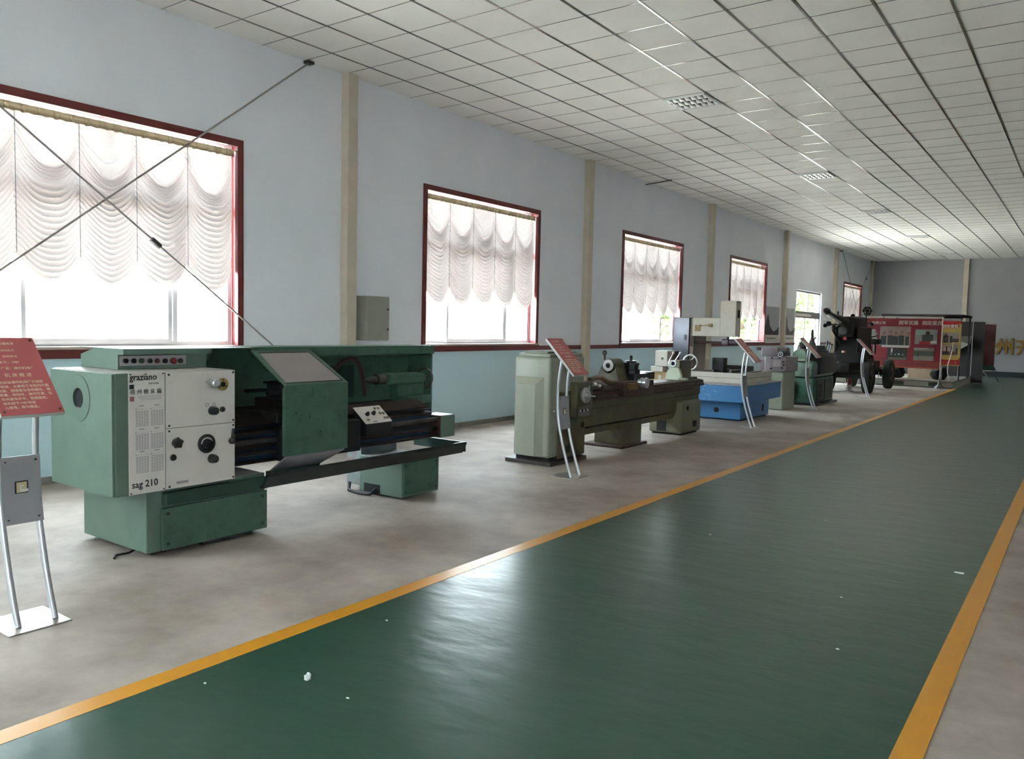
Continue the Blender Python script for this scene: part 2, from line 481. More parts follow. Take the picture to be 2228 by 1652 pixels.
# windows: maroon casing, sill, aluminium frame with a transom and a sliding sash, panes
def make_window(k, idx, right=False):
    a, b = WIN[k]
    X = (lambda x: W - x) if right else (lambda x: x)
    def B(mb, x0, x1, *r, **kw):
        p, q = sorted((X(x0), X(x1))); mb.box(p, q, *r, **kw)
    t = struct(thing('window_%d' % idx, (X(-0.1), (a + b) / 2, ZS)))
    mb = MB()
    B(mb, -0.03, 0.02, a, a + 0.075, ZS, ZT); B(mb, -0.03, 0.02, b - 0.075, b, ZS, ZT); B(mb, -0.03, 0.02, a + 0.075, b - 0.075, ZT - 0.075, ZT)
    B(mb, -0.16, -0.03, a, a + 0.03, 1.262, ZT); B(mb, -0.16, -0.03, b - 0.03, b, 1.262, ZT); B(mb, -0.16, -0.03, a + 0.03, b - 0.03, ZT - 0.03, ZT)
    B(mb, 0.0, 0.035, a - 0.02, b + 0.02, 1.16, 1.235)
    mb.build('casing', MAROON, t)
    mb = MB(); B(mb, -0.22, 0.045, a, b, 1.2355, 1.2615); mb.build('window_sill', SILL, t)
    x0, x1 = -0.22, -0.161; i0, i1, zb, zt = a + 0.03, b - 0.03, 1.262, ZT - 0.03
    mb = MB()
    B(mb, x0, x1, i0, i0 + 0.05, zb, zt); B(mb, x0, x1, i1 - 0.05, i1, zb, zt)
    B(mb, x0, x1, i0 + 0.05, i1 - 0.05, zb, zb + 0.045); B(mb, x0, x1, i0 + 0.05, i1 - 0.05, zt - 0.05, zt)
    B(mb, x0, x1, i0 + 0.05, i1 - 0.05, 2.70, 2.79)
    B(mb, x0, x1, a + 0.70, a + 0.75, zb + 0.045, 2.7); B(mb, x0, x1, a + 2.19, a + 2.24, zb + 0.045, 2.7); B(mb, x0, x1, a + 1.44, a + 1.49, 2.79, zt - 0.05)
    mb.build('window_frame', ALU, t)
    mb = MB()
    for p, q in ((a + 0.70, a + 0.735), (a + 2.12, a + 2.165)): B(mb, x1, x1 + 0.03, p, q, zb + 0.02, 2.69)
    B(mb, x1, x1 + 0.03, a + 0.735, a + 2.12, zb + 0.02, zb + 0.07); B(mb, x1, x1 + 0.03, a + 0.735, a + 2.12, 2.64, 2.69)
    mb.build('sliding_sash', ALU, t)
    mb = MB(); B(mb, -0.192, -0.188, i0 + 0.05, i1 - 0.05, zb + 0.045, zt - 0.05); mb.build('window_pane', GLASS, t)
    return t
idx = 1
order = [2, 3, 4, 5, 7, 1, 0]
for k in order: make_window(k, idx); idx += 1
for k in RWIN: make_window(k, idx, True); idx += 1
# glass door of the left wall
a, b = WIN[DOORK]
t = struct(thing('door_1', (-0.1, (a + b) / 2, 0)))
mb = MB()
for p, q, z0, z1 in ((a, a + 0.05, 0, 2.92), (b - 0.05, b, 0, 2.92), (a, b, 2.86, 2.92), (a, b, 2.03, 2.24), (a + 1.47, a + 1.52, 2.24, 2.86), (a + 2.45, a + 2.53, 0, 2.05)):
    mb.box(-0.13, -0.05, p, q, z0, z1)
mb.build('door_frame', mat('grey_door_frame', (0.16, 0.16, 0.17), 0.4), t)
mb = MB(); mb.box(-0.052, -0.046, a + 0.2, a + 1.9, 2.08, 2.17, 0.002, 1); mb.build('notice_strip', WHITE, t)
mb = MB(); mb.box(-0.1, -0.094, a + 0.05, b - 0.05, 0.02, 2.03); mb.box(-0.1, -0.094, a + 0.05, b - 0.05, 2.24, 2.86); mb.build('door_pane', GLASS, t)
mb = MB(); mb.box(-0.12, -0.07, a + 0.05, a + 0.13, 0.02, 2.03); mb.box(-0.12, -0.07, a + 1.2, a + 1.28, 0.02, 2.03); mb.box(-0.12, -0.07, a + 0.13, a + 1.2, 0.02, 0.1); mb.build('door_leaf', ALU, t)

# curtains: austrian blinds, five swagged lengths each
def curtain_mesh(a, b, seed, right=False):
    rnd = random.Random(seed); bm = bmesh.new()
    nu, nv = 18, 210
    n = 5; wl = (b - a) / n
    zt = 3.36; rows = []
    cols_ = n * nu + 1
    sagc = [0.21 + rnd.uniform(-0.02, 0.02) for _ in range(n)]
    offs = [rnd.uniform(-0.03, 0.03) for _ in range(n)]
    ph = [rnd.uniform(0, 6.28) for _ in range(n)]
    NF = 23.0
    for iv in range(nv + 1):
        v = iv / nv
        row = []
        for iu in range(cols_):
            c = min(iu // nu, n - 1); u = (iu - c * nu) / nu
            w = abs(2 * u - 1); cat = 1 - w ** 2.0
            # vertical run: cord line gathers the cloth into many short pleats, the middle hangs in swags
            zc = zt - v * 1.26
            s = min(1.0, 0.25 + v / 0.18) if v < 0.14 else 1.0
            top = max(0.0, 1 - v / 0.30)
            sag = (sagc[c] + 0.16 * top * math.sin(min(1, v / 0.12) * PI / 2)) * cat * s * min(1, v / 0.04)
            z = zc - sag - 0.0 * v
            amp = 0.021 * min(1, v / 0.07) * (0.45 + 0.55 * cat)
            f = NF * v + 0.25 * math.sin(ph[c] + 5 * v) + 0.12 * math.sin(ph[c] * 2 + 13 * u)
            fr = f - math.floor(f)
            # each swag fold drops over the next: the cloth doubles back on itself
            k = min(1, v / 0.07) * (0.25 + 0.75 * cat)
            if fr < 0.72: fold = 2 * math.sin(PI * fr / 1.44) ** 1.2 - 1; dz = -0.70 * fr / 0.72
            else: fold = 1 - 2 * (fr - 0.72) / 0.28; dz = -0.70 * (1 - (fr - 0.72) / 0.28)
            z += dz * 0.055 * k
            x = -0.055 + amp * fold + 0.035 * cat * min(1, v / 0.2)
            # gathers below the heading
            gz = math.exp(-v / 0.13)
            tri = abs((u * 4 + 0.08 * math.sin(ph[c])) % 1.0 - 0.5) * 2
            x -= 0.030 * gz * max(0.0, 1 - tri / 0.35)
            # cord crease
            e = max(0.0, 1 - (1 - w) / 0.10)
            x -= 0.03 * e * e
            if e > 0: z += 0.006 * e * math.sin(2 * PI * NF * 2 * v)
            y = a + (c + u) * wl + 0.006 * math.sin(9 * v + c)
            row.append(bm.verts.new((W - x if right else x, y, z)))
        rows.append(row)
    for A, B in zip(rows, rows[1:]):
        for i in range(cols_ - 1): bm.faces.new((A[i], A[i + 1], B[i + 1], B[i]))
    for f in bm.faces: f.smooth = True
    return bm
CURTLAB = {2: 'cream swagged curtain in the largest window, behind the crossed rods, above the green lathe',
           3: 'cream swagged curtain in the window between the grey electric box and the olive lathe',
           4: 'cream swagged curtain in the window behind the beige milling head column',
           5: 'cream swagged curtain in the window beside the poster of dark trees',
           7: 'cream swagged curtain in the window crossed by thin rods, behind the gun barrel'}
def make_curtain(k, right=False, thin=False):
    a, b = WIN[k]
    X = (lambda x: W - x) if right else (lambda x: x)
    lab = CURTLAB.get(k) if not right else None
    t = thing('curtain', (X(-0.05), (a + b) / 2, 1.9), lab or 'cream swagged curtain in a window outside the view', 'curtain', 'swagged window curtains')
    mb = MB(); mb.bm.free(); mb.bm = curtain_mesh(a + 0.085, b - 0.085, k * 3 + 1, right)
    mb.build('swag', CURT, t)
    mb = MB(); n = 180; L = b - a - 0.17; rows = []
    for z in (3.398, 3.38, 3.35, 3.325):
        row = []
        for i in range(n + 1):
            y = a + 0.085 + L * i / n
            pl_ = abs(((i / n * 20) % 1.0) - 0.5) * 2; dx = -0.028 - 0.035 * (max(0.0, 1 - pl_ / 0.30)) * (1.0 if z < 3.39 else 0.5) + 0.006 * math.cos(PI * pl_)
            row.append(mb.bm.verts.new((X(dx), y, z + (0.004 * math.sin(2 * PI * i / n * 30) if z < 3.34 else 0))))
        rows.append(row)
    for A, B_ in zip(rows, rows[1:]):
        for i in range(n): mb.bm.faces.new((A[i], A[i + 1], B_[i + 1], B_[i]))
    mb.build('heading', HEAD, t, smooth=True)
    mb = MB(); p, q = sorted((X(-0.075), X(-0.045))); mb.box(p, q, a + 0.04, b - 0.04, 3.385, 3.397); mb.build('curtain_rail', WHITE, t)
    mb = MB()
    for c in range(1, 5):
        y = a + 0.085 + (b - a - 0.17) * c / 5
        mb.cyl((X(-0.04), y, 2.10), (X(-0.04), y, 3.36), 0.0028, seg=6)
    mb.each('cord', mat('curtain_cord', (0.13, 0.12, 0.13), 0.8), t)
    return t
for k in (2, 3, 4, 5, 7): make_curtain(k)

# crossed tie rods of the first bay and of the last bay
ROD = mat('rod_grey', (0.34, 0.31, 0.29), 0.45, 0.3)
def rod(p0, p1, tb, label):
    p0, p1 = Vector(p0), Vector(p1)
    t = thing('tie_rod', (p0 + p1) / 2, label, 'tie rod', 'steel bracing rods on the window wall')
    MB().cyl(p0, p1, 0.0095, seg=10).build('rod', ROD, t, True)
    d = (p1 - p0).normalized()
    if tb is not None:
        c = p0.lerp(p1, tb)
        MB().cyl(c - d * 0.055, c + d * 0.055, 0.026, seg=12).build('turnbuckle', DSTEEL, t, True)
    mb = MB(); mb.box(0.001, p0.x + 0.015, p0.y - 0.05, p0.y + 0.05, p0.z - 0.02, p0.z + 0.012); mb.build('anchor_bracket', DSTEEL, t)
    return t
rod((0.06, 6.385, 4.59), (0.06, 1.30, 0.55), None, 'grey tie rod rising to the ceiling across the largest window')
rod((0.088, 1.30, 4.58), (0.088, 6.75, 0.60), 0.575, 'grey tie rod with a turnbuckle falling across the largest window')
rod((0.06, 36.3, 4.59), (0.06, 31.3, 0.7), 0.2, 'thin tie rod slanting from the far corner across the farthest window')
rod((0.088, 31.2, 4.59), (0.088, 36.3, 0.6), None, 'thin tie rod falling rightward into the farthest window')
# bit of bar hanging at the ceiling edge
tag(MB().cyl((0.03, 15.2, 4.53), (0.55, 15.35, 4.60), 0.012, seg=8).build('ceiling_hanger', DSTEEL), 'short dark bar sticking out where the window wall meets the ceiling', 'bar')

# electric box beside the first column
GBOX = mat('grey_box_paint', (0.30, 0.30, 0.255), 0.5, var=0.05)
t = thing('electric_box', (0.1, 7.4, 1.317), 'grey metal electric box on the wall beside the first cream column', 'electric box')
bx('box_body', GBOX, t, 0.002, 0.185, 7.205, 7.605, 1.317, 1.89, bev=0.004)
bx('box_door', GBOX, t, 0.187, 0.20, 7.208, 7.602, 1.322, 1.885, bev=0.003)
for z in (1.465, 1.725): MB().cyl((0.2, 7.575, z), (0.21, 7.575, z), 0.014, seg=14).build('lock', BLACK, t)

# louvred ceiling lights
LOUV = mat('louvre_aluminium', (0.86, 0.86, 0.85), 0.35, 0.1)
fx0, fx1 = (5 - 0.2113) * T, (6 - 0.2113) * T
fixlab = ['square louvred ceiling light above the olive lathe, largest in view', 'square louvred ceiling light above the mauve-grey machine', 'square louvred ceiling light above the gun muzzle',
          'square louvred ceiling light above the front of the stage', 'square louvred ceiling light close to the end wall']
jj = [8, 18, 27, 37, 47]
for j, lab in zip(jj, fixlab):
    y = 5.155 + T * j
    t = thing('ceiling_light', ((fx0 + fx1) / 2, y + 0.3, H - 0.03), lab, 'ceiling light', 'louvred ceiling lights in one row')
    mb = MB(); e = 0.016
    mb.box(fx0 + e, fx1 - e, y + 0.012, y + 0.03, H - 0.03, H - 0.002); mb.box(fx0 + e, fx1 - e, y + T - 0.03, y + T - 0.012, H - 0.03, H - 0.002)
    mb.box(fx0 + e, fx0 + e + 0.016, y + 0.03, y + T - 0.03, H - 0.03, H - 0.002); mb.box(fx1 - e - 0.016, fx1 - e, y + 0.03, y + T - 0.03, H - 0.03, H - 0.002)
    mb.build('light_frame', LOUV, t)
    bx('light_housing', mat('light_housing', (0.015, 0.015, 0.02), 0.6), t, fx0 + 0.03, fx1 - 0.03, y + 0.03, y + T - 0.03, H - 0.006, H - 0.001)  # black backing paints in the shade between the blades
    mb = MB()
    for q in range(3):                                   # parabolic cross louvres: white triangles imitate the lit blade faces
        yy = y + 0.06 + q * 0.18
        for c in range(7):
            xx = fx0 + 0.05 + c * 0.0845
            mb.frustum([(xx - 0.005, yy - 0.035, H - 0.008), (xx + 0.005, yy - 0.035, H - 0.008), (xx + 0.040, yy + 0.115, H - 0.008), (xx - 0.040, yy + 0.115, H - 0.008)],
                       [(xx - 0.002, yy - 0.030, H - 0.022), (xx + 0.002, yy - 0.030, H - 0.022), (xx + 0.036, yy + 0.115, H - 0.030), (xx - 0.036, yy + 0.115, H - 0.030)])
    mb.each('louvre', LOUV, t)

# posters on the wall either side of the column
def poster(y0, y1, z0, z1, zcap, label, dark):
    t = thing('poster', (0.012, (y0 + y1) / 2, z0), label, 'poster', 'landscape posters')
    bx('sheet', mat('poster_white', (0.62, 0.60, 0.55), 0.5), t, 0.002, 0.012, y0, y1, z0, z1)
    bx('picture', mat('poster_sky', (0.40, 0.42, 0.44), 0.5, var=0.1, vscale=2), t, 0.012, 0.015, y0 + 0.03, y1 - 0.03, zcap, z1 - 0.02)
    rnd = random.Random(3); pts = [(y0 + 0.03, zcap)]; n = 24
    for i in range(n + 1):
        u = i / n; hgt = (0.30 + 0.55 * math.exp(-((u - 0.2) / 0.10) ** 2) + 0.14 * math.sin(7 * u) + rnd.uniform(-0.05, 0.05)) * (z1 - zcap) * 0.75
        pts.append((y0 + 0.03 + u * (y1 - y0 - 0.06), zcap + max(0.1, hgt)))
    pts.append((y1 - 0.03, zcap))
    MB().prism(pts, 'x', 0.015, 0.017).build('trees', dark, t)
    mb = MB()
    for i in range(6): mb.box(0.012, 0.0135, y0 + 0.3 + i * 0.13, y0 + 0.38 + i * 0.13, z0 + 0.09, z0 + 0.125)
    mb.each('caption', INK, t)
DKT = mat('poster_trees', (0.035, 0.035, 0.05), 0.6, var=0.4, vscale=9)
poster(23.06, 24.40, 1.25, 2.30, 1.46, 'pale poster of dark trees between a curtained window and a column', DKT)
poster(24.86, 25.94, 1.25, 2.30, 1.46, 'poster on the wall between a cream column and the glass door', mat('poster_trees_faded', (0.14, 0.11, 0.10), 0.6, var=0.3, vscale=9))

# gilded characters on the far wall
GOLD = mat('gilt', (0.28, 0.17, 0.04), 0.35, 0.6, var=0.1)
for s, x, lab in (('州', 4.66, 'gilded wall character of vertical strokes, next to the brown-red banner'), ('齐', 5.32, 'gilded wall character of slanting strokes, cut off by the photo edge')):
    mb = MB(); text_into(mb, s, 0.66, (x, Y1 - 0.002, 0.93), (1, 0, 0), (0, 0, 1), depth=0.03, bold=0.02)
    tag(mb.build('gilt_character', GOLD), lab, 'wall lettering', 'gilded characters on the far wall')

# outside: ground, a building front with brick pillars, trees
struct(bx('ground_outside', mat('outside_paving', (0.55, 0.52, 0.48), 0.9, var=0.1, vscale=0.5), None, -60, 60, -60, 90, -0.25, -0.2))
t = thing('fence_building', (-7.6, 20, -0.2), 'pale building front with pink brick pillars seen through the windows', 'building')
bx('building_wall', mat('outside_render', (0.085, 0.095, 0.088), 0.8), t, -9.5, -8.0, 6, 27, -0.2, 2.2)
for k in range(12): bx('pillar', mat('pink_brick', (0.13, 0.055, 0.048), 0.9), t, -8.0, -7.7, 6.4 + k * 1.7, 6.9 + k * 1.7, -0.2, 2.3)
def tree(x, y, h, r0, seed, lab):
    rnd = random.Random(seed)
    t = thing('tree', (x, y, -0.2), lab, 'tree', 'trees outside the windows')
    MB().cyl((x, y, -0.2), (x, y, h * 0.6), 0.14, 0.07, seg=9).build('trunk', mat('bark', (0.10, 0.07, 0.05), 0.9), t)
    mb = MB()
    for i in range(2200):
        th = rnd.uniform(0, 2 * PI); ph = math.acos(rnd.uniform(-1, 1)); r = (rnd.random() ** 0.4)
        c = Vector((x + r0 * r * math.sin(ph) * math.cos(th), y + r0 * r * math.sin(ph) * math.sin(th), h * 0.60 + h * 0.44 * r * math.cos(ph)))
        q = Matrix.Rotation(rnd.uniform(0, 6.28), 3, Vector((rnd.uniform(-1, 1), rnd.uniform(-1, 1), rnd.uniform(-1, 1))).normalized())
        s = rnd.uniform(0.08, 0.17)
        mb.quadface([c + q @ Vector(p) * s for p in ((-1, 0, 0), (0, -0.6, 0.1), (1, 0, 0), (0, 0.6, 0.1))])
    mb.build('foliage', mat('leaf_green', (0.075, 0.11, 0.03), 0.6, var=0.3, vscale=1.5), t)
TREES = ((-5.6, 30.2, 4.2, 1.5, 'small tree outside the third curtained window'), (-4.6, 34.0, 5.2, 1.8, 'tree outside the fourth curtained window'), (-4.4, 39.4, 5.6, 2.0, 'tree straight behind the glass door'),
         (-4.2, 44.5, 5.4, 2.0, 'tree outside, just right of the one behind the glass door'), (-4.4, 50, 5.4, 2.0, 'farthest tree outside the glass door'))
for i, (x, y, h, r0, lab) in enumerate(TREES): tree(x, y, h, r0, i, lab)
# ------------------------------------------------------------------ the green lathe in front
GREEN = mat('green_machine_paint', (0.118, 0.180, 0.138), 0.45, var=0.08, vscale=5, dirt=(0.05, 0.10, 0.075), dscale=2.2, damt=0.35, dust=0.75)
GREENW = mat('chipped_shaded_green_paint', (0.056, 0.120, 0.081), 0.5, var=0.1, vscale=7, dirt=(0.012, 0.018, 0.015), dscale=11, damt=0.45)  # chipped paint, base darkened to carry the shade of aisle-facing parts
GREEND = mat('oily_green_paint', (0.026, 0.056, 0.041), 0.4, var=0.3, vscale=3, dirt=(0.01, 0.03, 0.05), dscale=2.5, damt=0.7)
BLUED = mat('dark_blue_bed_paint', (0.012, 0.035, 0.075), 0.4, var=0.3, vscale=4)
BROWN = mat('oily_brown_steel', (0.045, 0.032, 0.028), 0.4, 0.4, var=0.3, vscale=10)
PLATE = mat('off_white_plate', (0.66, 0.62, 0.58), 0.45, var=0.04, vscale=8)
PLEXI = mat('dusty_window_plastic', (0.27, 0.235, 0.23), 0.45, var=0.08, vscale=3)
BRASS = mat('old_brass', (0.45, 0.30, 0.12), 0.4, 0.7)
HOSE = mat('red_brown_hose', (0.06, 0.022, 0.02), 0.6)
t = thing('lathe', (2.5, 4.0, 0), 'large green engine lathe with white control panel, standing under the crossed rods', 'lathe')
L1 = t
# pedestals
o = bx('headstock_pedestal', GREEN, t, 2.07, 2.872, 2.73, 3.632, 0.035, 0.442, bev=0.006)
mb = MB(); mb.box(2.2, 2.80, 2.80, 3.05, 0.0, 0.035); mb.box(2.2, 2.84, 3.15, 3.55, 0.0, 0.035); mb.each('plinth', DSTEEL, t)
o = bx('front_cover', GREENW, t, 2.88, 2.902, 2.823, 3.632, 0.04, 0.318, bev=0.004)
mb = MB()
for y, z in ((2.86, 0.28), (2.86, 0.08), (3.59, 0.28), (3.59, 0.08)): mb.cyl((2.902, y, z), (2.908, y, z), 0.010, seg=10)
mb.each('screw', BLACK, o)
bx('pedestal_ledge', GREEND, t, 2.80, 2.915, 2.835, 3.632, 0.33, 0.42, bev=0.012)
MB().tube([(2.66, 2.80, 0.03), (2.68, 2.72, 0.012), (2.66, 2.64, 0.01), (2.72, 2.60, 0.01)], 0.008, seg=6).build('cable', BLACK, t, True)
o = bx('tail_pedestal', GREEN, t, 2.36, 2.885, 5.055, 5.54, 0.02, 0.348, bev=0.005)
mb = MB(); mb.box(2.885, 2.895, 5.07, 5.53, 0.045, 0.33, 0.003, 1); c2 = mb.build('front_cover', GREENW, t)
mb = MB()
for y, z in ((5.09, 0.07), (5.49, 0.07), (5.09, 0.30), (5.49, 0.30)): mb.cyl((2.895, y, z), (2.900, y, z), 0.008, seg=10)
mb.each('screw', BLACK, c2)
bx('cable_opening', DARK, t, 2.42, 2.62, 5.05, 5.058, 0.022, 0.10)
RUSTP = mat('red_primer_patch', (0.24, 0.29, 0.28), 0.6, var=0.1, vscale=5, dirt=(0.30, 0.07, 0.055), dscale=7, damt=1.0)
bx('coolant_tank', RUSTP, t, 2.16, 2.35, 5.08, 5.54, 0.06, 0.44, bev=0.006)
MB().tube([(2.22, 5.06, 0.07), (2.28, 5.0, 0.02), (2.42, 4.98, 0.018), (2.55, 5.0, 0.02), (2.58, 5.05, 0.06)], 0.016, seg=8).build('cable', BLACK, t, True)
# headstock
mb = MB(); mb.box(2.14, 2.925, 2.505, 3.34, 0.443, 1.203, 0.008); hs = mb.build('headstock', GREEN, t)
mb = MB(); mb.ringplate(2.145, 2.92, 0.448, 1.198, 2.490, 2.5045, 2.512, 1.027, 0.15); o = mb.build('end_cover', GREEN, t)
mb = MB(); mb.ringplate(2.40, 2.63, 0.95, 1.10, 2.486, 2.5045, 2.512, 1.027, 0.0645)
mb.bm.free(); mb = MB()
mb.lathe([(0.147, 0), (0.147, 0.016), (0.066, 0.016), (0.064, 0.0), (0.147, 0)], (2.512, 2.504, 1.027), (0, -1, 0), 40, cap=False); mb.build('spindle_ring', GREEN, o)
MB().cyl((2.512, 2.503, 1.027), (2.512, 2.5025, 1.027), 0.152, seg=40).build('ring_gap', DARK, o)
# white table plate with the maker's lettering
o = bx('table_plate', PLATE, t, 2.9255, 2.932, 2.588, 2.826, 0.445, 1.204, bev=0.001)
Yd, Zd = (0, 1, 0), (0, 0, 1)
xs = 2.9322
for ss, sz, yy, zz, k, b in (('graziano', 0.056, 2.596, 1.158, 0.94, 0.0012), ('tortona', 0.022, 2.717, 1.130, 1.0, 0.0), ('sag 210', 0.060, 2.604, 0.487, 0.95, 0.001)):
    text_into(MBX := MB(), ss, sz, (xs, yy, zz), Yd, Zd, sx=k, bold=b); MBX.build('lettering', INK, o)
mb = MB()
for s, y in (('德', 2.597), ('州', 2.642), ('機', 2.685), ('床', 2.728), ('廠', 2.771)): text_into(mb, s, 0.034, (xs, y, 1.073), Yd, Zd)
mb.build('lettering', INK, o)
mb = MB()
for y0 in (2.632, 2.73):
    for z0, z1 in ((0.868, 0.968), (0.722, 0.822), (0.575, 0.682)):
        for r in range(11):
            zz = z0 + (z1 - z0) * (r + 0.5) / 11
            for c in range(5): mb.box(xs, xs + 0.0006, y0 + c * 0.0172 + 0.002, y0 + c * 0.0172 + 0.0145, zz - 0.0026, zz + 0.0026)
        mb.box(xs, xs + 0.0006, y0 + 0.024, y0 + 0.056, z1 + 0.026, z1 + 0.033)
        mb.box(xs, xs + 0.0006, y0 - 0.003, y0 + 0.006, z1 + 0.006, z1 + 0.013)
        for c in range(1, 5): mb.box(xs, xs + 0.0006, y0 + c * 0.0175, y0 + c * 0.0175 + 0.004, z1 + 0.008, z1 + 0.012)
for k in range(4): mb.box(xs, xs + 0.0006, 2.65 + 0.02 * (k == 3), 2.80, 1.058 - k * 0.008, 1.0605 - k * 0.008)
mb.build('speed_table', GREYINK, o)
mb = MB()
mb.box(xs, xs + 0.0006, 2.594, 2.623, 1.104, 1.132); mb.build('black_seal', INK, o)
mb = MB(); mb.box(xs, xs + 0.0006, 2.596, 2.624, 1.028, 1.058); mb.build('red_seal', mat('faded_red_ink', (0.30, 0.10, 0.12), 0.7), o)
mb = MB()
for y, z in ((2.6, 1.195), (2.7, 1.195), (2.815, 1.195), (2.6, 0.455), (2.815, 0.455)): mb.cyl((2.932, y, z), (2.935, y, z), 0.005, seg=8)
mb.each('screw', BLACK, o)
# white control panels
o = bx('upper_panel', PLATE, t, 2.9255, 2.937, 2.832, 3.336, 0.842, 1.200, bev=0.002)
mb = MB()
for y, z in ((2.85, 1.185), (3.322, 1.185), (2.85, 0.857), (3.322, 0.857)): mb.cyl((2.937, y, z), (2.941, y, z), 0.007, seg=8)
mb.each('screw', BLACK, o)
mb = MB(); mb.lathe([(0.03, 0), (0.032, 0.012), (0.03, 0.05), (0.022, 0.056)], (2.937, 3.161, 1.12), (1, 0, 0)); mb.cyl((2.965, 3.161, 1.12), (2.965, 3.10, 1.13), 0.006, seg=8); mb.build('selector_knob', STEEL, o, True)
mb = MB(); mb.lathe([(0.043, 0), (0.043, 0.008), (0.02, 0.010)], (2.937, 3.238, 1.107), (1, 0, 0)); mb.build('brass_flange', BRASS, o, True)
mb = MB(); mb.cyl((2.947, 3.238, 1.107), (2.949, 3.238, 1.107), 0.018)
for q in range(3):
    th = 2.1 * q + 1.57; mb.cyl((2.945, 3.238 + 0.03 * math.cos(th), 1.107 + 0.03 * math.sin(th)), (2.947, 3.238 + 0.03 * math.cos(th), 1.107 + 0.03 * math.sin(th)), 0.006, seg=8)
mb.each('flange_hole', DARK, o)
def knob(p, y, z, r, m=BLACK, d=0.035, par=None):
    return MB().lathe([(r * 1.05, 0), (r, d * 0.5), (r * 0.85, d), (r * 0.4, d + 0.003)], (2.937, y, z), (1, 0, 0), 20).build(p, m, par, True)
knob('selector_knob', 3.161, 0.933, 0.029, BLACK, 0.045, o)
knob('push_button', 3.238, 0.937, 0.019, BLACK, 0.012, o)
mb = MB()
for y, z in ((3.123, 0.975), (3.175, 0.973)): mb.torus((2.9375, y, z), (1, 0, 0), 0.011, 0.0012, 20, 5)
mb.each('symbol', INK, o)
o = bx('lower_panel', PLATE, t, 2.9255, 2.937, 2.832, 3.336, 0.447, 0.838, bev=0.002)
mb = MB()
for y, z in ((2.85, 0.822), (3.322, 0.822), (2.85, 0.462), (3.322, 0.462)): mb.cyl((2.937, y, z), (2.941, y, z), 0.007, seg=8)
mb.each('screw', BLACK, o)
mb = MB(); mb.lathe([(0.03, 0), (0.03, 0.03), (0.022, 0.036)], (2.937, 2.897, 0.744), (1, 0, 0))
for q in range(5):
    th = 2 * PI * q / 5 + 0.3; mb.sphere((2.962, 2.897 + 0.026 * math.cos(th), 0.744 + 0.026 * math.sin(th)), 0.013, seg=8)
mb.build('star_knob', BLACK, o, True)
mb = MB(); mb.lathe([(0.062, 0), (0.064, 0.012), (0.05, 0.018), (0.05, 0.010), (0.03, 0.010), (0.03, 0.035), (0.02, 0.04)], (2.937, 3.114, 0.716), (1, 0, 0), 36); mb.build('feed_dial', BLACK, o, True)
mb = MB(); mb.torus((2.9485, 3.114, 0.716), (1, 0, 0), 0.039, 0.005, 24, 6, arc=0.5); mb.bm.verts.ensure_lookup_table()
mb.build('dial_scale', WHITE, o, True, None)
mb = MB(); mb.sphere((2.965, 3.294, 0.719), 0.024); mb.tube([(2.965, 3.294, 0.719), (2.968, 3.299, 0.76), (2.968, 3.308, 0.802)], [0.010, 0.010, 0.013], seg=10); mb.build('lever', BLACK, o, True)
knob('push_button', 2.877, 0.649, 0.021, BLACK, 0.012, o); knob('selector_knob', 3.157, 0.61, 0.030, BLACK, 0.045, o)
bx('maker_label', GREYINK, o, 2.937, 2.9376, 2.90, 2.985, 0.472, 0.490)
# hood at the back
mb = MB()
mb.box(2.08, 2.10, 3.2, 5.98, 0.70, 1.335); mb.box(2.10, 2.42, 2.9, 5.98, 1.322, 1.335); mb.box(2.10, 2.40, 5.962, 5.98, 0.70, 1.322)
mb.box(2.40, 2.42, 3.3, 5.98, 1.255, 1.322)
mb.build('splash_hood', GREENW, t)
mb = MB(); mb.prism([(2.12, 1.205), (2.60, 1.205), (2.60, 1.303), (2.67, 1.303), (2.67, 1.337), (2.30, 1.337), (2.12, 1.29)], 'y', 2.70, 3.34); mb.build('hood_end', GREEN, t)
mb = MB(); mb.frustum([(2.67, 2.70, 1.3375), (2.10, 2.70, 1.3375), (2.10, 3.69, 1.3375), (2.67, 3.69, 1.3375)], [(2.67, 2.70, 1.341), (2.10, 2.70, 1.341), (2.10, 3.69, 1.341), (2.67, 3.69, 1.341)]); mb.build('hood_top', GREEN, t)
o = bx('button_strip', mat('pale_mauve_plate', (0.38, 0.335, 0.345), 0.45), t, 2.60, 2.606, 2.711, 3.18, 1.228, 1.294, bev=0.002)
bl = [(2.746, BLACK), (2.80, BLACK), (2.854, mat('dull_green_button', (0.05, 0.09, 0.06), 0.4)), (2.911, BLACK), (2.963, mat('dull_red_button', (0.12, 0.03, 0.03), 0.4)), (3.02, BLACK), (3.081, RED), (3.132, BLACK)]
for i, (y, m) in enumerate(bl):
    r = 0.022 if i == 6 else 0.016
    MB().lathe([(r, 0), (r, 0.014), (r * 0.7, 0.02)], (2.606, y, 1.262 - i * 0.0012), (1, 0, 0), 18).build('push_button', m, o, True)
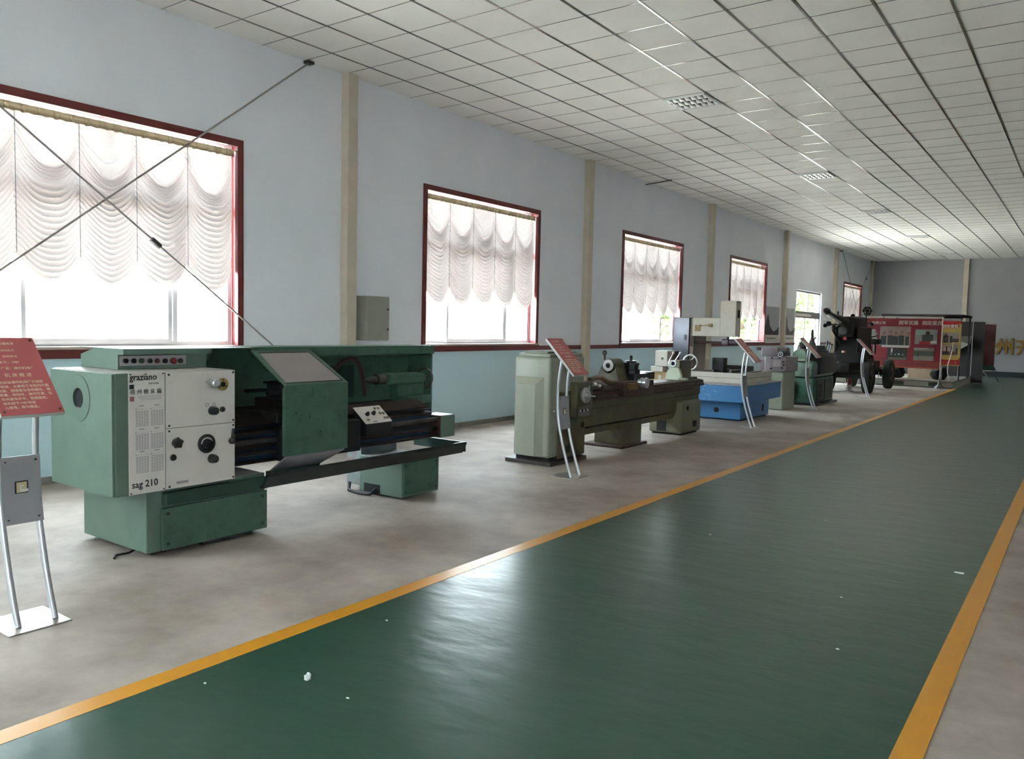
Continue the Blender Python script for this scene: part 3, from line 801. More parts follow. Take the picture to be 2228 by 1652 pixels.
# sliding shield
mb = MB()
mb.box(3.085, 3.10, 3.632, 4.222, 0.582, 1.088)
mb.frustum([(3.10, 3.632, 1.088), (3.10, 4.222, 1.088), (2.64, 4.24, 1.322), (2.64, 3.68, 1.322)], [(3.085, 3.632, 1.088), (3.085, 4.222, 1.088), (2.64, 4.24, 1.305), (2.64, 3.68, 1.305)])
mb.box(2.30, 2.64, 3.68, 4.24, 1.337, 1.345)
mb.box(2.62, 2.645, 3.68, 4.24, 1.305, 1.345)
mb.box(3.07, 3.085, 3.632, 3.655, 0.582, 1.07); mb.box(3.07, 3.085, 4.20, 4.222, 0.582, 1.07)
sh = mb.build('sliding_shield', GREENW, t)
def slope(u, w, d=0.0):   # u along y, w down the slope
    y = (3.68 + (4.24 - 3.68) * u) * (1 - w) + (3.632 + (4.222 - 3.632) * u) * w
    return Vector((2.64 + 0.46 * w + d * 0.45, y, 1.322 - 0.234 * w + d * 0.9))
mb = MB(); mb.frustum([slope(*q, 0.0) for q in ((0.09, 0.1), (0.91, 0.1), (0.93, 0.93), (0.05, 0.93))], [slope(*q, 0.0015) for q in ((0.09, 0.1), (0.91, 0.1), (0.93, 0.93), (0.05, 0.93))]); mb.build('shield_window', PLEXI, sh)
mb = MB(); Q = [(0.085, 0.09), (0.915, 0.09), (0.937, 0.94), (0.044, 0.94)]
for i in range(3): mb.cyl(slope(*Q[i], 0.001), slope(*Q[(i + 1) % 4], 0.001), 0.004, seg=6)
mb.build('window_seal', BLACK, sh)
mb = MB(); rnd = random.Random(4)
for y, z, dy, dz in ((3.72, 0.88, 0.02, 0.016), (3.69, 0.86, 0.008, 0.01), (3.77, 0.865, 0.02, 0.006), (3.85, 0.83, 0.006, 0.05), (3.93, 0.82, 0.008, 0.012), (3.95, 0.72, 0.010, 0.03), (3.76, 1.03, 0.02, 0.004), (3.88, 1.0, 0.004, 0.07), (3.91, 0.92, 0.03, 0.004)):
    mb.slab([(3.1012, y, z), (3.1012, y + dy, z + dz * 0.4), (3.1012, y + dy * 0.7, z + dz), (3.1012, y + dy * 0.1, z + dz * 0.6)], 0.001)
mb.build('paint_chip', INK, sh)
# chute under the shield and the tray rail
mb = MB(); mb.slab([(3.07, 3.66, 0.578), (3.07, 4.215, 0.578), (2.87, 4.12, 0.445), (2.87, 3.67, 0.445)], 0.012); mb.build('chip_chute', mat('bare_grey_sheet', (0.30, 0.30, 0.33), 0.4, 0.3, var=0.1), t)
bx('chute_lip', GREEND, t, 2.872, 2.905, 3.64, 4.12, 0.415, 0.452, bev=0.004)
mb = MB(); mb.prism([(2.80, 0.345), (2.95, 0.345), (3.0, 0.43), (3.0, 0.455), (2.985, 0.455), (2.94, 0.36), (2.80, 0.36)], 'y', 3.56, 5.80)
mb.build('chip_tray', mat('oily_black_tray', (0.022, 0.028, 0.026), 0.4, 0.3, var=0.3), t)
bx('tray_end', GREEND, t, 2.35, 2.99, 5.78, 5.80, 0.36, 0.452)
# bed, ways, screws
o = bx('bed', BLUED, t, 2.30, 2.72, 3.30, 5.62, 0.50, 0.76, bev=0.006)
mb = MB(); mb.box(2.72, 2.735, 3.34, 5.55, 0.60, 0.63); mb.box(2.72, 2.735, 3.34, 5.55, 0.70, 0.72); mb.each('bed_moulding', BROWN, t)
mb = MB()
mb.prism([(2.55, 0.83), (2.62, 0.85), (2.76, 0.785), (2.76, 0.775), (2.62, 0.80), (2.55, 0.80)], 'y', 3.35, 5.52)
mb.prism([(2.55, 0.76), (2.66, 0.77), (2.79, 0.735), (2.79, 0.715), (2.55, 0.72)], 'y', 3.35, 5.54)
mb.prism([(2.28, 0.76), (2.48, 0.76), (2.48, 0.80), (2.38, 0.83), (2.28, 0.80)], 'y', 3.35, 5.62)
mb.each('bed_way', BROWN, t)
for z, r in ((0.665, 0.022), (0.58, 0.018), (0.515, 0.014)):
    MB().cyl((2.80, 3.34, z), (2.80, 5.60, z), r, seg=14).build('feed_shaft', DSTEEL if z > 0.6 else BROWN, t, True)
o = bx('shaft_bracket', GREEN, t, 2.62, 2.855, 5.60, 5.80, 0.495, 0.703, bev=0.01)
bx('bracket_face', mat('brown_oil_film', (0.05, 0.022, 0.02), 0.4), t, 2.66, 2.85, 5.592, 5.60, 0.50, 0.70)
# chuck, carriage, tool post
mb = MB(); mb.lathe([(0.16, 0), (0.165, 0.02), (0.165, 0.10), (0.15, 0.12), (0.05, 0.12)], (2.52, 3.34, 1.02), (0, 1, 0), 36); mb.build('chuck', DSTEEL, t, True)
bx('saddle', DSTEEL, t, 2.34, 2.86, 3.75, 4.42, 0.79, 0.87, bev=0.008)
bx('cross_slide', BROWN, t, 2.36, 2.80, 3.92, 4.16, 0.87, 0.94, bev=0.006)
mb = MB(); mb.box(2.46, 2.62, 3.96, 4.12, 0.94, 1.05, 0.005); mb.box(2.44, 2.64, 3.94, 4.14, 1.05, 1.07, 0.004); mb.cyl((2.54, 4.04, 1.07), (2.54, 4.04, 1.13), 0.03); mb.box(2.66, 2.70, 3.80, 4.02, 0.985, 1.01); mb.box(2.40, 2.44, 3.80, 4.02, 0.985, 1.01); mb.build('tool_post', BLACK, t)
bx('apron', BLACK, t, 2.80, 2.90, 3.78, 4.55, 0.50, 0.76, bev=0.01)
mb = MB(); mb.frustum([(2.82, 4.56, 0.62), (2.95, 4.56, 0.62), (2.95, 4.85, 0.62), (2.82, 4.85, 0.62)], [(2.80, 4.56, 0.840), (2.95, 4.56, 0.722), (2.95, 4.85, 0.722), (2.80, 4.85, 0.840)]); mb.build('switch_box', BLACK, t)
mb = MB(); P = [Vector(q) for q in ((2.955, 4.555, 0.725), (2.955, 4.855, 0.725), (2.80, 4.855, 0.845), (2.80, 4.555, 0.845))]; mb.slab(P, 0.006); o = mb.build('switch_plate', PLATE, t)
def sp(u, w): return P[0].lerp(P[1], u).lerp(P[3].lerp(P[2], u), w)
nrm = (P[1] - P[0]).cross(P[3] - P[0]).normalized()
for u, w, r in ((0.28, 0.5, 0.018), (0.52, 0.52, 0.018)):
    c = sp(u, w); MB().lathe([(r, 0), (r * 0.9, 0.02), (0.006, 0.035)], c, nrm, 14).build('switch_knob', BLACK, o, True)
for u, w in ((0.72, 0.82), (0.86, 0.82), (0.78, 0.52), (0.9, 0.50), (0.82, 0.22), (0.93, 0.22), (0.18, 0.2)):
    c = sp(u, w); MB().lathe([(0.014, 0), (0.013, 0.008), (0.008, 0.010)], c, nrm, 12).build('push_button', mat('tan_button', (0.25, 0.2, 0.15), 0.5), o, True)
mb = MB(); text_into(mb, 'graziano', 0.016, sp(0.30, 0.06) + nrm * 0.0005, P[1] - P[0], P[3] - P[0]); mb.build('lettering', INK, o)
# tailstock with hand wheel, hoses, lamp arm
mb = MB(); mb.box(2.42, 2.60, 5.20, 5.66, 0.99, 1.085, 0.02); mb.box(2.46, 2.57, 5.32, 5.68, 0.875, 1.0, 0.012); mb.box(2.40, 2.62, 5.39, 5.74, 0.80, 0.875, 0.012)
ts = mb.build('tailstock', GREENW, t)
MB().lathe([(0.045, 0), (0.045, 0.10), (0.03, 0.10), (0.028, 0.2), (0.004, 0.25)], (2.51, 5.20, 1.037), (0, -1, 0), 20).build('quill', DSTEEL, t, True)
mb = MB(); mb.torus((2.51, 5.75, 1.03), (0, 1, 0), 0.092, 0.011, 36, 8); mb.cyl((2.51, 5.67, 1.03), (2.51, 5.765, 1.03), 0.022)
for q in range(3):
    th = 2 * PI * q / 3 + 0.5; mb.cyl((2.51, 5.75, 1.03), (2.51 + 0.09 * math.cos(th), 5.75, 1.03 + 0.09 * math.sin(th)), 0.008, seg=8)
hw = mb.build('hand_wheel', DSTEEL, t, True)
mb = MB(); pts = []
for i in range(15):
    u = i / 14; pts.append((2.16 + 0.1 * math.sin(PI * u), 4.75 + 0.55 * u, 0.86 + 0.36 * math.sin(PI * u) ** 0.7))
mb.tube(pts, 0.018, seg=10); mb.build('coolant_hose', HOSE, t, True)
bx('back_panel', GREEND, t, 2.10, 2.115, 4.55, 5.2, 0.85, 1.15)
# ------------------------------------------------------------------ red information stands
RBOARD = mat('red_board', (0.46, 0.10, 0.105), 0.4, var=0.05, vscale=6)
EDGE = mat('board_edge_grey', (0.50, 0.54, 0.52), 0.4)
GPLATE = mat('grey_name_plate', (0.34, 0.34, 0.36), 0.4, 0.3)
BASEP = mat('steel_base_plate', (0.52, 0.50, 0.47), 0.35, 0.6, var=0.1, vscale=9)
GILTINK = mat('pale_gold_lettering', (0.78, 0.62, 0.46), 0.6)
SAND = mat('beige_emblem', (0.55, 0.47, 0.28), 0.5)
t = thing('information_stand', (3.37, 7.03, 0), 'x', 'sign stand', 'red-topped information stands')
STAND = t
bx('base_plate', BASEP, t, 3.215, 3.53, 6.885, 7.18, 0.0, 0.007, bev=0.002)
TP = [(0.007, 3.447), (0.12, 3.40), (0.25, 3.357), (0.37, 3.322), (0.49, 3.292), (0.60, 3.272), (0.70, 3.262), (0.82, 3.258), (0.93, 3.262), (1.03, 3.272), (1.12, 3.284), (1.20, 3.297)]
for y in (6.962, 7.135):
    MB().tube([(x, y, z) for z, x in TP], 0.0155, seg=12).build('tube_leg', STEEL, t, True)
def cx(z):
    for (a, xa), (b, xb) in zip(TP, TP[1:]):
        if a <= z <= b: return xa + (xb - xa) * (z - a) / (b - a)
mb = MB(); zs = [0.49 + 0.34 * i / 6 for i in range(7)]; rows = []
for off in (0.016, 0.0195):
    rows.append([[mb.bm.verts.new((cx(z) + off, y, z)) for z in zs] for y in (6.965, 7.150)])
for i in range(6):
    a, b = rows[1]; mb.bm.faces.new((a[i], b[i], b[i + 1], a[i + 1]))
    a, b = rows[0]; mb.bm.faces.new((a[i], a[i + 1], b[i + 1], b[i]))
for k in (0, 1):
    for i in range(6): mb.bm.faces.new((rows[0][k][i], rows[1][k][i], rows[1][k][i + 1], rows[0][k][i + 1]))
for i in (0, 6): mb.bm.faces.new((rows[0][0][i], rows[0][1][i], rows[1][1][i], rows[1][0][i]))
pl = mb.build('name_plate', GPLATE, t)
mb = MB()
for y in (6.985, 7.128):
    for z in (0.515, 0.805): mb.cyl((cx(z) + 0.0195, y, z), (cx(z) + 0.0225, y, z), 0.005, seg=8)
mb.each('bolt', DSTEEL, pl)
xe = cx(0.66) + 0.020
def em(y0, y1, z0, z1, d, mb, r=0.0):
    mb.box(xe - 0.0004, xe + d, y0, y1, z0, z1, r, 2)
yc, zc = 7.055, 0.672
mb = MB(); em(yc - 0.031, yc + 0.031, zc - 0.031, zc + 0.031, 0.002, mb, 0.0009); mb.build('emblem', INK, pl)
mb = MB(); em(yc - 0.024, yc + 0.024, zc - 0.027, zc + 0.026, 0.0028, mb); mb.build('emblem_field', SAND, pl)
mb = MB(); em(yc - 0.010, yc + 0.001, zc - 0.024, zc + 0.012, 0.0036, mb); em(yc - 0.010, yc + 0.010, zc + 0.004, zc + 0.012, 0.0036, mb); em(yc - 0.010, yc + 0.030, zc - 0.024, zc - 0.010, 0.0036, mb); mb.build('emblem_stroke', WHITE, pl)
# tilted board
BA = Vector((3.150, 6.885, 1.425)); BU = Vector((0, 1, 0)); BD = Vector((3.497, 6.885, 1.062)) - BA; BL = BD.length; BD.normalize()
BN = BU.cross(BD).normalized()
if BN.x < 0: BN = -BN
BW = 0.292
def bp(u, w, d=0.0): return BA + BU * u + BD * w + BN * d
mb = MB(); mb.frustum([bp(0, 0, -0.022), bp(BW, 0, -0.022), bp(BW, BL, -0.022), bp(0, BL, -0.022)], [bp(0, 0), bp(BW, 0), bp(BW, BL), bp(0, BL)])
bd = mb.build('board', EDGE, t)
mb = MB(); mb.frustum([bp(0.002, 0.002, 0.0), bp(BW - 0.002, 0.002, 0.0), bp(BW - 0.002, BL - 0.002, 0), bp(0.002, BL - 0.002, 0)], [bp(0.002, 0.002, 0.003), bp(BW - 0.002, 0.002, 0.003), bp(BW - 0.002, BL - 0.002, 0.003), bp(0.002, BL - 0.002, 0.003)])
mb.build('red_face', RBOARD, bd)
mb = MB()
for u in (0.02, BW - 0.02):
    for w in (0.022, BL - 0.022): mb.cyl(bp(u, w, 0.003), bp(u, w, 0.007), 0.006, seg=8)
mb.each('screw', DSTEEL, bd)
mb = MB()
lines = [(0.040, '名  称：普通车床', 0.019, 0.045), (0.085, '型  号：SAG210', 0.019, 0.045), (0.125, '编  号：8602016', 0.019, 0.045), (0.165, '出厂年月：1987', 0.019, 0.045), (0.205, '生产厂家：德州机床厂', 0.019, 0.045)]
for w, s, sz, u in lines: text_into(mb, s, sz, bp(u, w + sz * 0.5, 0.0032), BU, -BD)
text_into(mb, '机 床 概 述', 0.026, bp(0.085, 0.262, 0.0032), BU, -BD)
body = ['该机床由德州机床厂引进技', '术制造，主要用于车削内外圆', '柱面、圆锥面及各种螺纹，精', '度高、刚性好，操作方便，在', '车间使用多年，性能稳定。', '该机床于1987年投', '入使用，现为展品。']
for i, s in enumerate(body): text_into(mb, s, 0.0185, bp(0.028, 0.305 + i * 0.0262, 0.0032), BU, -BD)
mb.build('lettering', GILTINK, bd)
mb = MB(); mb.box(3.43, 3.47, 6.93, 7.02, 1.045, 1.062) if False else mb.cyl(bp(0.05, BL - 0.03, -0.03), bp(0.14, BL - 0.03, -0.03), 0.01, seg=8); mb.build('board_clip', STEEL, t, True)
STANDS = [((0, 0, 0), 'red-topped information stand in front of the olive lathe'),
          ((0.042, -5.245, 0), 'red-topped information stand beside the headstock end of the large green lathe'),
          ((-0.08, 5.60, 0), 'red-topped information stand in front of the blue and white machine'),
          ((-0.185, 9.52, 0), 'red-topped information stand in front of the dark green turret lathe'),
          ((-0.10, 13.93, 0), 'red-topped information stand in front of the gun wheels')]
for d, lab in STANDS:
    if d == (0, 0, 0): o = STAND
    else: o = dup(STAND, d)
    o['label'] = lab

# ------------------------------------------------------------------ the olive lathe
OLIVE = mat('olive_machine_paint', (0.31, 0.32, 0.25), 0.42, var=0.07, vscale=4, dirt=(0.10, 0.075, 0.04), dscale=2.5, damt=0.4, dust=0.5)
OLIVED = mat('oily_shaded_olive_paint', (0.085, 0.076, 0.038), 0.4, var=0.2, vscale=4, dirt=(0.03, 0.02, 0.015), dscale=3.5, damt=0.6)  # same olive, oil-stained and darkened to paint in shade on aisle-facing parts
RUSTB = mat('rusty_brown_steel', (0.075, 0.042, 0.034), 0.5, 0.35, var=0.3, vscale=12)
PALEG = mat('pale_celadon_paint', (0.52, 0.58, 0.44), 0.45, var=0.04)
t = thing('lathe', (2.62, 9.5, 0), 'olive green copying lathe behind a red-topped stand, with silver handwheels', 'lathe')
bx('base_slab', mat('dark_brown_slab', (0.035, 0.026, 0.022), 0.5, var=0.2), t, 2.31, 2.93, 7.36, 8.14, 0.0, 0.042, bev=0.004)
bx('foot_gap_shade', DARK, t, 2.40, 2.86, 7.45, 8.15, 0.042, 0.075)
mb = MB(); mb.box(2.365, 2.855, 7.43, 8.18, 0.07, 1.205, 0.035, 4); hd = mb.build('headstock_cabinet', OLIVE, t, True)
mb = MB(); mb.box(2.40, 2.83, 7.46, 8.16, 1.205, 1.245, 0.012, 3); mb.box(2.44, 2.78, 7.50, 8.12, 1.24, 1.268, 0.016, 3); mb.build('top_cover', OLIVE, t, True)
mb = MB(); mb.frustum([(2.385, 7.432, 0.09), (2.78, 7.432, 0.09), (2.78, 7.432, 0.985), (2.385, 7.432, 0.985)], [(2.45, 7.378, 0.09), (2.69, 7.378, 0.09), (2.69, 7.378, 0.895), (2.45, 7.378, 0.895)]); mb.build('end_door', OLIVE, t)
MB().sphere((2.86, 7.52, 0.60), 0.014).build('door_catch', STEEL, t, True)
bx('gearbox', OLIVED, t, 2.78, 2.872, 7.60, 8.20, 0.045, 0.815, bev=0.02, seg=3)
mb = MB(); mb.box(2.78, 2.94, 7.86, 8.24, 0.50, 0.915, 0.02, 3); mb.build('feed_box', OLIVED, t, True)
o = bx('switch_plate', mat('grey_switch_plate', (0.14, 0.12, 0.12), 0.4), t, 2.94, 2.955, 7.89, 8.14, 0.525, 0.635, bev=0.006)
for i in range(5):
    MB().lathe([(0.013, 0), (0.012, 0.012), (0.006, 0.014)], (2.955, 7.93 + i * 0.038, 0.585), (1, 0, 0), 12).build('push_button', STEEL if i % 2 == 0 else BLACK, o, True)
mb = MB()
for x, y, z, ry, rz in ((2.873, 8.13, 0.40, 0.03, 0.045),): mb.lathe([(0.035, 0), (0.035, 0.002)], (x, y, z), (1, 0, 0), 18)
mb.box(2.872, 2.875, 7.76, 7.85, 0.10, 0.19)
mb.each('cover_hole', DARK, t)
mb = MB(); mb.torus((2.985, 8.01, 0.765), (1, 0, 0), 0.082, 0.010, 32, 8); mb.cyl((2.93, 8.01, 0.765), (3.02, 8.01, 0.765), 0.028)
mb.lathe([(0.09, 0), (0.092, 0.012), (0.06, 0.02), (0.03, 0.02)], (2.955, 8.01, 0.765), (1, 0, 0), 32)
hwl = mb.build('hand_wheel', STEEL, t, True)
mb = MB(); mb.cyl((3.0, 8.01, 0.765), (3.02, 8.02, 0.875), 0.009, seg=8); mb.cyl((3.0, 8.01, 0.765), (3.03, 8.14, 0.745), 0.009, seg=8); mb.each('wheel_handle', STEEL, t, True)
MB().sphere((3.033, 8.16, 0.742), 0.016).build('handle_knob', BLACK, t, True)
mb = MB(); mb.prism([(2.48, 0.335), (2.80, 0.335), (2.835, 0.36), (2.835, 0.56), (2.855, 0.575), (2.855, 0.70), (2.44, 0.70), (2.44, 0.36)], 'y', 8.16, 11.66); mb.build('bed', OLIVED, t)
mb = MB(); mb.prism([(2.52, 0.25), (2.78, 0.25), (2.82, 0.335), (2.48, 0.335)], 'y', 8.2, 10.9); mb.build('bed_belly', OLIVED, t)
mb = MB(); mb.prism([(2.42, 0.70), (2.885, 0.70), (2.885, 0.735), (2.87, 0.755), (2.87, 0.785), (2.80, 0.80), (2.5, 0.80), (2.42, 0.78)], 'y', 8.2, 11.74); mb.build('bed_way', RUSTB, t)
mb = MB(); mb.box(2.86, 2.878, 8.3, 11.35, 0.655, 0.69); mb.cyl((2.89, 8.2, 0.72), (2.89, 9.1, 0.72), 0.012, seg=10); mb.build('rack', RUSTB, t)
mb = MB(); mb.box(2.42, 2.862, 9.20, 9.70, 0.03, 0.34, 0.012, 2); mb.build('middle_leg', OLIVED, t, True)
mb = MB(); mb.box(2.32, 2.90, 9.10, 9.81, 0.0, 0.04, 0.015, 3); mb.build('leg_foot', RUSTB, t, True)
mb = MB(); mb.box(2.40, 2.925, 10.86, 11.56, 0.025, 0.50, 0.03, 4); tl = mb.build('tail_pedestal', mat('half_shaded_olive_paint', (0.17, 0.165, 0.105), 0.45, var=0.1, vscale=4), t, True)  # same olive paint, part of the front's shade put into its colour
bx('foot_gap_shade', DARK, t, 2.44, 2.88, 10.9, 11.52, 0.0, 0.03)
mb = MB(); mb.lathe([(0.026, 0), (0.026, 0.002)], (2.925, 11.06, 0.40), (1, 0, 0), 16); mb.box(2.924, 2.927, 11.26, 11.40, 0.10, 0.19); mb.box(2.53, 2.68, 10.856, 10.862, 0.05, 0.20); mb.each('cover_hole', DARK, t)
# carriage, copying head, turret
mb = MB(); mb.box(2.46, 2.95, 8.95, 9.85, 0.79, 0.865, 0.012, 2); mb.box(2.86, 2.97, 9.0, 9.8, 0.68, 0.79, 0.012, 2); mb.build('saddle', RUSTB, t, True)
mb = MB(); mb.box(2.66, 2.95, 8.98, 9.02, 0.80, 0.86); mb.box(2.9, 3.0, 9.08, 9.3, 0.77, 0.85, 0.01); mb.each('saddle_wiper', mat('ochre_wiper', (0.20, 0.11, 0.04), 0.5), t)
mb = MB(); mb.frustum([(2.42, 9.20, 0.865), (2.76, 9.20, 0.865), (2.76, 9.46, 0.865), (2.42, 9.46, 0.865)], [(2.52, 9.20, 1.09), (2.69, 9.20, 1.09), (2.69, 9.46, 1.09), (2.52, 9.46, 1.09)])
mb.lathe([(0.095, 0), (0.095, 0.26)], (2.605, 9.20, 1.055), (0, 1, 0), 28)
ch = mb.build('copying_head', OLIVED, t, True)
MB().lathe([(0.078, 0), (0.078, 0.012), (0.034, 0.014), (0.032, 0.004)], (2.605, 9.198, 1.06), (0, -1, 0), 28, cap=False).build('bearing_ring', mat('worn_grey_steel', (0.30, 0.28, 0.26), 0.4, 0.6), t, True)
MB().cyl((2.605, 9.19, 1.06), (2.605, 9.1895, 1.06), 0.034, seg=20).build('bore', DARK, t)
mb = MB(); mb.cyl((2.53, 9.24, 1.08), (2.53, 9.22, 1.20), 0.013, seg=8); mb.torus((2.53, 9.22, 1.222), (0, 1, 0), 0.022, 0.012, 18, 8); mb.build('lifting_eye', HOSE, t, True)
mb = MB(); mb.box(2.62, 2.86, 9.46, 9.86, 0.865, 0.95, 0.01); mb.lathe([(0.13, 0), (0.13, 0.06), (0.11, 0.07), (0.11, 0.12), (0.12, 0.125), (0.12, 0.15), (0.08, 0.16), (0.08, 0.18), (0.022, 0.18), (0.022, 0.22)], (2.72, 9.60, 0.94), (0, 0, 1), 10); mb.sphere((2.72, 9.60, 1.165), 0.026)
mb.box(2.63, 2.70, 9.50, 9.56, 1.04, 1.09); mb.build('turret_tool_post', BLACK, t)
bx('rear_slide', BLACK, t, 2.44, 2.74, 9.88, 10.3, 0.85, 0.95, bev=0.008)
mb = MB(); mb.lathe([(0.045, 0), (0.045, 0.03), (0.062, 0.035), (0.062, 0.06), (0.05, 0.062), (0.05, 0.09), (0.066, 0.095), (0.068, 0.12), (0.05, 0.125)], (2.95, 9.40, 0.85), (1, 0, 0), 28); mb.build('feed_dial', STEEL, t, True)
pts = [(2.86, 8.28, 0.925), (2.84, 8.45, 0.94), (2.82, 8.62, 0.935), (2.80, 8.76, 0.90), (2.80, 8.86, 0.86), (2.80, 9.0, 0.84)]
MB().tube(pts, 0.030, seg=12).build('coolant_pipe', mat('brown_pipe_paint', (0.13, 0.09, 0.055), 0.4), t, True)
for x, y, z in ((2.90, 8.26, 0.87), (2.90, 8.36, 0.872), (2.93, 8.41, 0.85)): MB().sphere((x, y, z), 0.019).build('lever_ball', WHITE, t, True)
mb = MB(); mb.box(2.60, 2.88, 8.22, 8.60, 0.80, 0.85, 0.01); mb.build('apron_block', RUSTB, t)
# tailstock
mb = MB(); mb.frustum([(2.52, 11.10, 0.80), (2.80, 11.10, 0.80), (2.80, 11.16, 0.80), (2.52, 11.16, 0.80)], [(2.575, 11.10, 0.98), (2.735, 11.10, 0.98), (2.735, 11.16, 0.98), (2.575, 11.16, 0.98)]); mb.box(2.575, 2.735, 11.10, 11.17, 0.98, 1.09, 0.02, 3); mb.box(2.74, 2.86, 11.10, 11.2, 0.80, 0.83, 0.008)
ts = mb.build('tailstock_face', PALEG, t, True)
mb = MB(); mb.box(2.575, 2.745, 11.17, 11.56, 0.82, 1.088, 0.012, 2); mb.box(2.52, 2.80, 11.16, 11.66, 0.80, 0.83); mb.build('tailstock_body', OLIVED, t, True)
MB().lathe([(0.05, 0), (0.05, 0.02), (0.032, 0.02), (0.030, 0.005)], (2.655, 11.10, 1.042), (0, -1, 0), 24, cap=False).build('quill_ring', STEEL, t, True)
MB().cyl((2.655, 11.096, 1.042), (2.655, 11.0955, 1.042), 0.033, seg=20).build('quill_bore', DARK, t)
for p in ([(2.60, 11.06, 0.95), (2.60, 11.04, 1.05), (2.635, 11.06, 1.14), (2.655, 11.08, 1.20)], [(2.66, 11.14, 1.08), (2.70, 11.14, 1.14), (2.745, 11.12, 1.20)]):
    l = MB().tube(p, 0.0085, seg=8).build('clamp_lever', STEEL, t, True)
    MB().sphere(p[-1], 0.021).build('lever_ball', WHITE, l, True)
mb = MB(); mb.torus((2.66, 11.70, 1.045), (0, 1, 0), 0.115, 0.012, 40, 8); mb.build('hand_wheel', mat('white_wheel_rim', (0.7, 0.69, 0.68), 0.3, 0.3), t, True)
mb = MB(); mb.cyl((2.66, 11.56, 1.045), (2.66, 11.72, 1.045), 0.024)
for q in range(3):
    th = 2 * PI * q / 3 + 0.9; mb.cyl((2.66, 11.70, 1.045), (2.66 + 0.11 * math.cos(th), 11.70, 1.045 + 0.11 * math.sin(th)), 0.010, seg=8)
mb.build('wheel_spoke', DSTEEL, t, True)

# ------------------------------------------------------------------ blue and white spark machine
BLUE = mat('blue_machine_paint', (0.045, 0.19, 0.42), 0.4, var=0.06, vscale=4)
IVORY = mat('ivory_machine_paint', (0.62, 0.58, 0.50), 0.45, var=0.04, vscale=4, dirt=(0.40, 0.30, 0.16), dscale=2.5, damt=0.25)
BBLACK = mat('blue_black_column', (0.030, 0.032, 0.045), 0.22, 0.3, var=0.4, vscale=4)
t = thing('spark_erosion_machine', (2.55, 14.15, 0), 'blue and ivory machine with a tall black column and an ivory arm', 'machine')
bx('base_cabinet', BLUE, t, 2.10, 2.885, 13.40, 14.87, 0.02, 0.32, bev=0.008)
bx('foot_gap_shade', DARK, t, 2.14, 2.85, 13.44, 14.83, 0.0, 0.02)
mb = MB(); mb.cyl((2.45, 13.40, 0.167), (2.45, 13.396, 0.167), 0.046, seg=24); mb.box(2.884, 2.888, 14.5, 14.57, 0.10, 0.22); mb.each('cable_hole', DARK, t)
bx('table_bed', BLUE, t, 1.95, 3.075, 13.06, 14.93, 0.345, 0.625, bev=0.008)
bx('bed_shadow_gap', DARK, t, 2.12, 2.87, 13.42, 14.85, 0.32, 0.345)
mb = MB(); rnd = random.Random(9)
for i in range(15):
    u = rnd.gauss(2.42, 0.07); z = rnd.choice([rnd.gauss(0.585, 0.025), rnd.gauss(0.40, 0.03), rnd.uniform(0.38, 0.61)]); s = rnd.uniform(0.003, 0.016)
    z = min(0.615, max(0.36, z)); mb.slab([(u - s, 13.0585, z), (u + s * 0.6, 13.0585, z - s * 0.3), (u + s, 13.0585, min(0.622, z + s * 0.5)), (u - s * 0.4, 13.0585, min(0.622, z + s * 0.6))], 0.0015)
mb.build('paint_chip', mat('chip_grey', (0.42, 0.45, 0.48), 0.6), t)
bx('table_top', mat('worn_table_steel', (0.36, 0.36, 0.36), 0.4, 0.5), t, 1.94, 3.09, 13.05, 14.95, 0.625, 0.645, bev=0.004)
mb = MB()
x0, x1, y0, y1 = 1.96, 2.935, 13.36, 14.82
for za, zb in ((0.648, 0.731), (0.736, 0.822)):
    mb.box(x0, x1, y0, y0 + 0.03, za, zb); mb.box(x0, x1, y1 - 0.03, y1, za, zb); mb.box(x0, x0 + 0.03, y0 + 0.03, y1 - 0.03, za, zb); mb.box(x1 - 0.03, x1, y0 + 0.03, y1 - 0.03, za, zb)
tank = mb.build('work_tank', IVORY, t)
bx('tank_floor', DARK, t, x0 + 0.03, x1 - 0.03, y0 + 0.03, y1 - 0.03, 0.65, 0.70)
bx('tank_seam', DARK, t, x0 + 0.003, x1 - 0.003, y0 + 0.003, y1 - 0.003, 0.7312, 0.7358)
bx('tank_back_plate', mat('dark_brown_sheet', (0.03, 0.018, 0.016), 0.4), t, 1.99, 2.6, 14.76, 14.79, 0.70, 0.90)
mb = MB(); rnd = random.Random(2)
for i in range(9):
    xx = 2.1 + 0.085 * i; mb.box(xx, xx + 0.05, 13.9 + rnd.uniform(-0.2, 0.4), 14.4 + rnd.uniform(-0.1, 0.2), 0.70, 0.80 + rnd.uniform(0, 0.06), 0.006)
mb.build('work_fixture', DSTEEL, t)
bx('fixture_block', BLACK, t, 2.12, 2.33, 13.95, 14.15, 0.70, 1.055, bev=0.006)
bx('column', BBLACK, t, 1.38, 1.69, 13.86, 14.55, 0.0, 1.775, bev=0.006)
bx('column_side', mat('brown_grey_column_side', (0.20, 0.15, 0.12), 0.5, var=0.15), t, 1.69, 1.76, 13.90, 14.50, 0.30, 1.76)
bx('column_catch', BLACK, t, 1.60, 1.64, 13.845, 13.86, 1.36, 1.46, bev=0.004)
bx('arm', IVORY, t, 1.74, 2.27, 13.88, 14.12, 1.44, 1.775, bev=0.012, seg=3)
bx('head', IVORY, t, 2.262, 2.56, 13.88, 14.12, 1.44, 2.085, bev=0.014, seg=3)
bx('head_side_vent', DARK, t, 2.559, 2.5625, 13.95, 14.05, 1.78, 1.92)
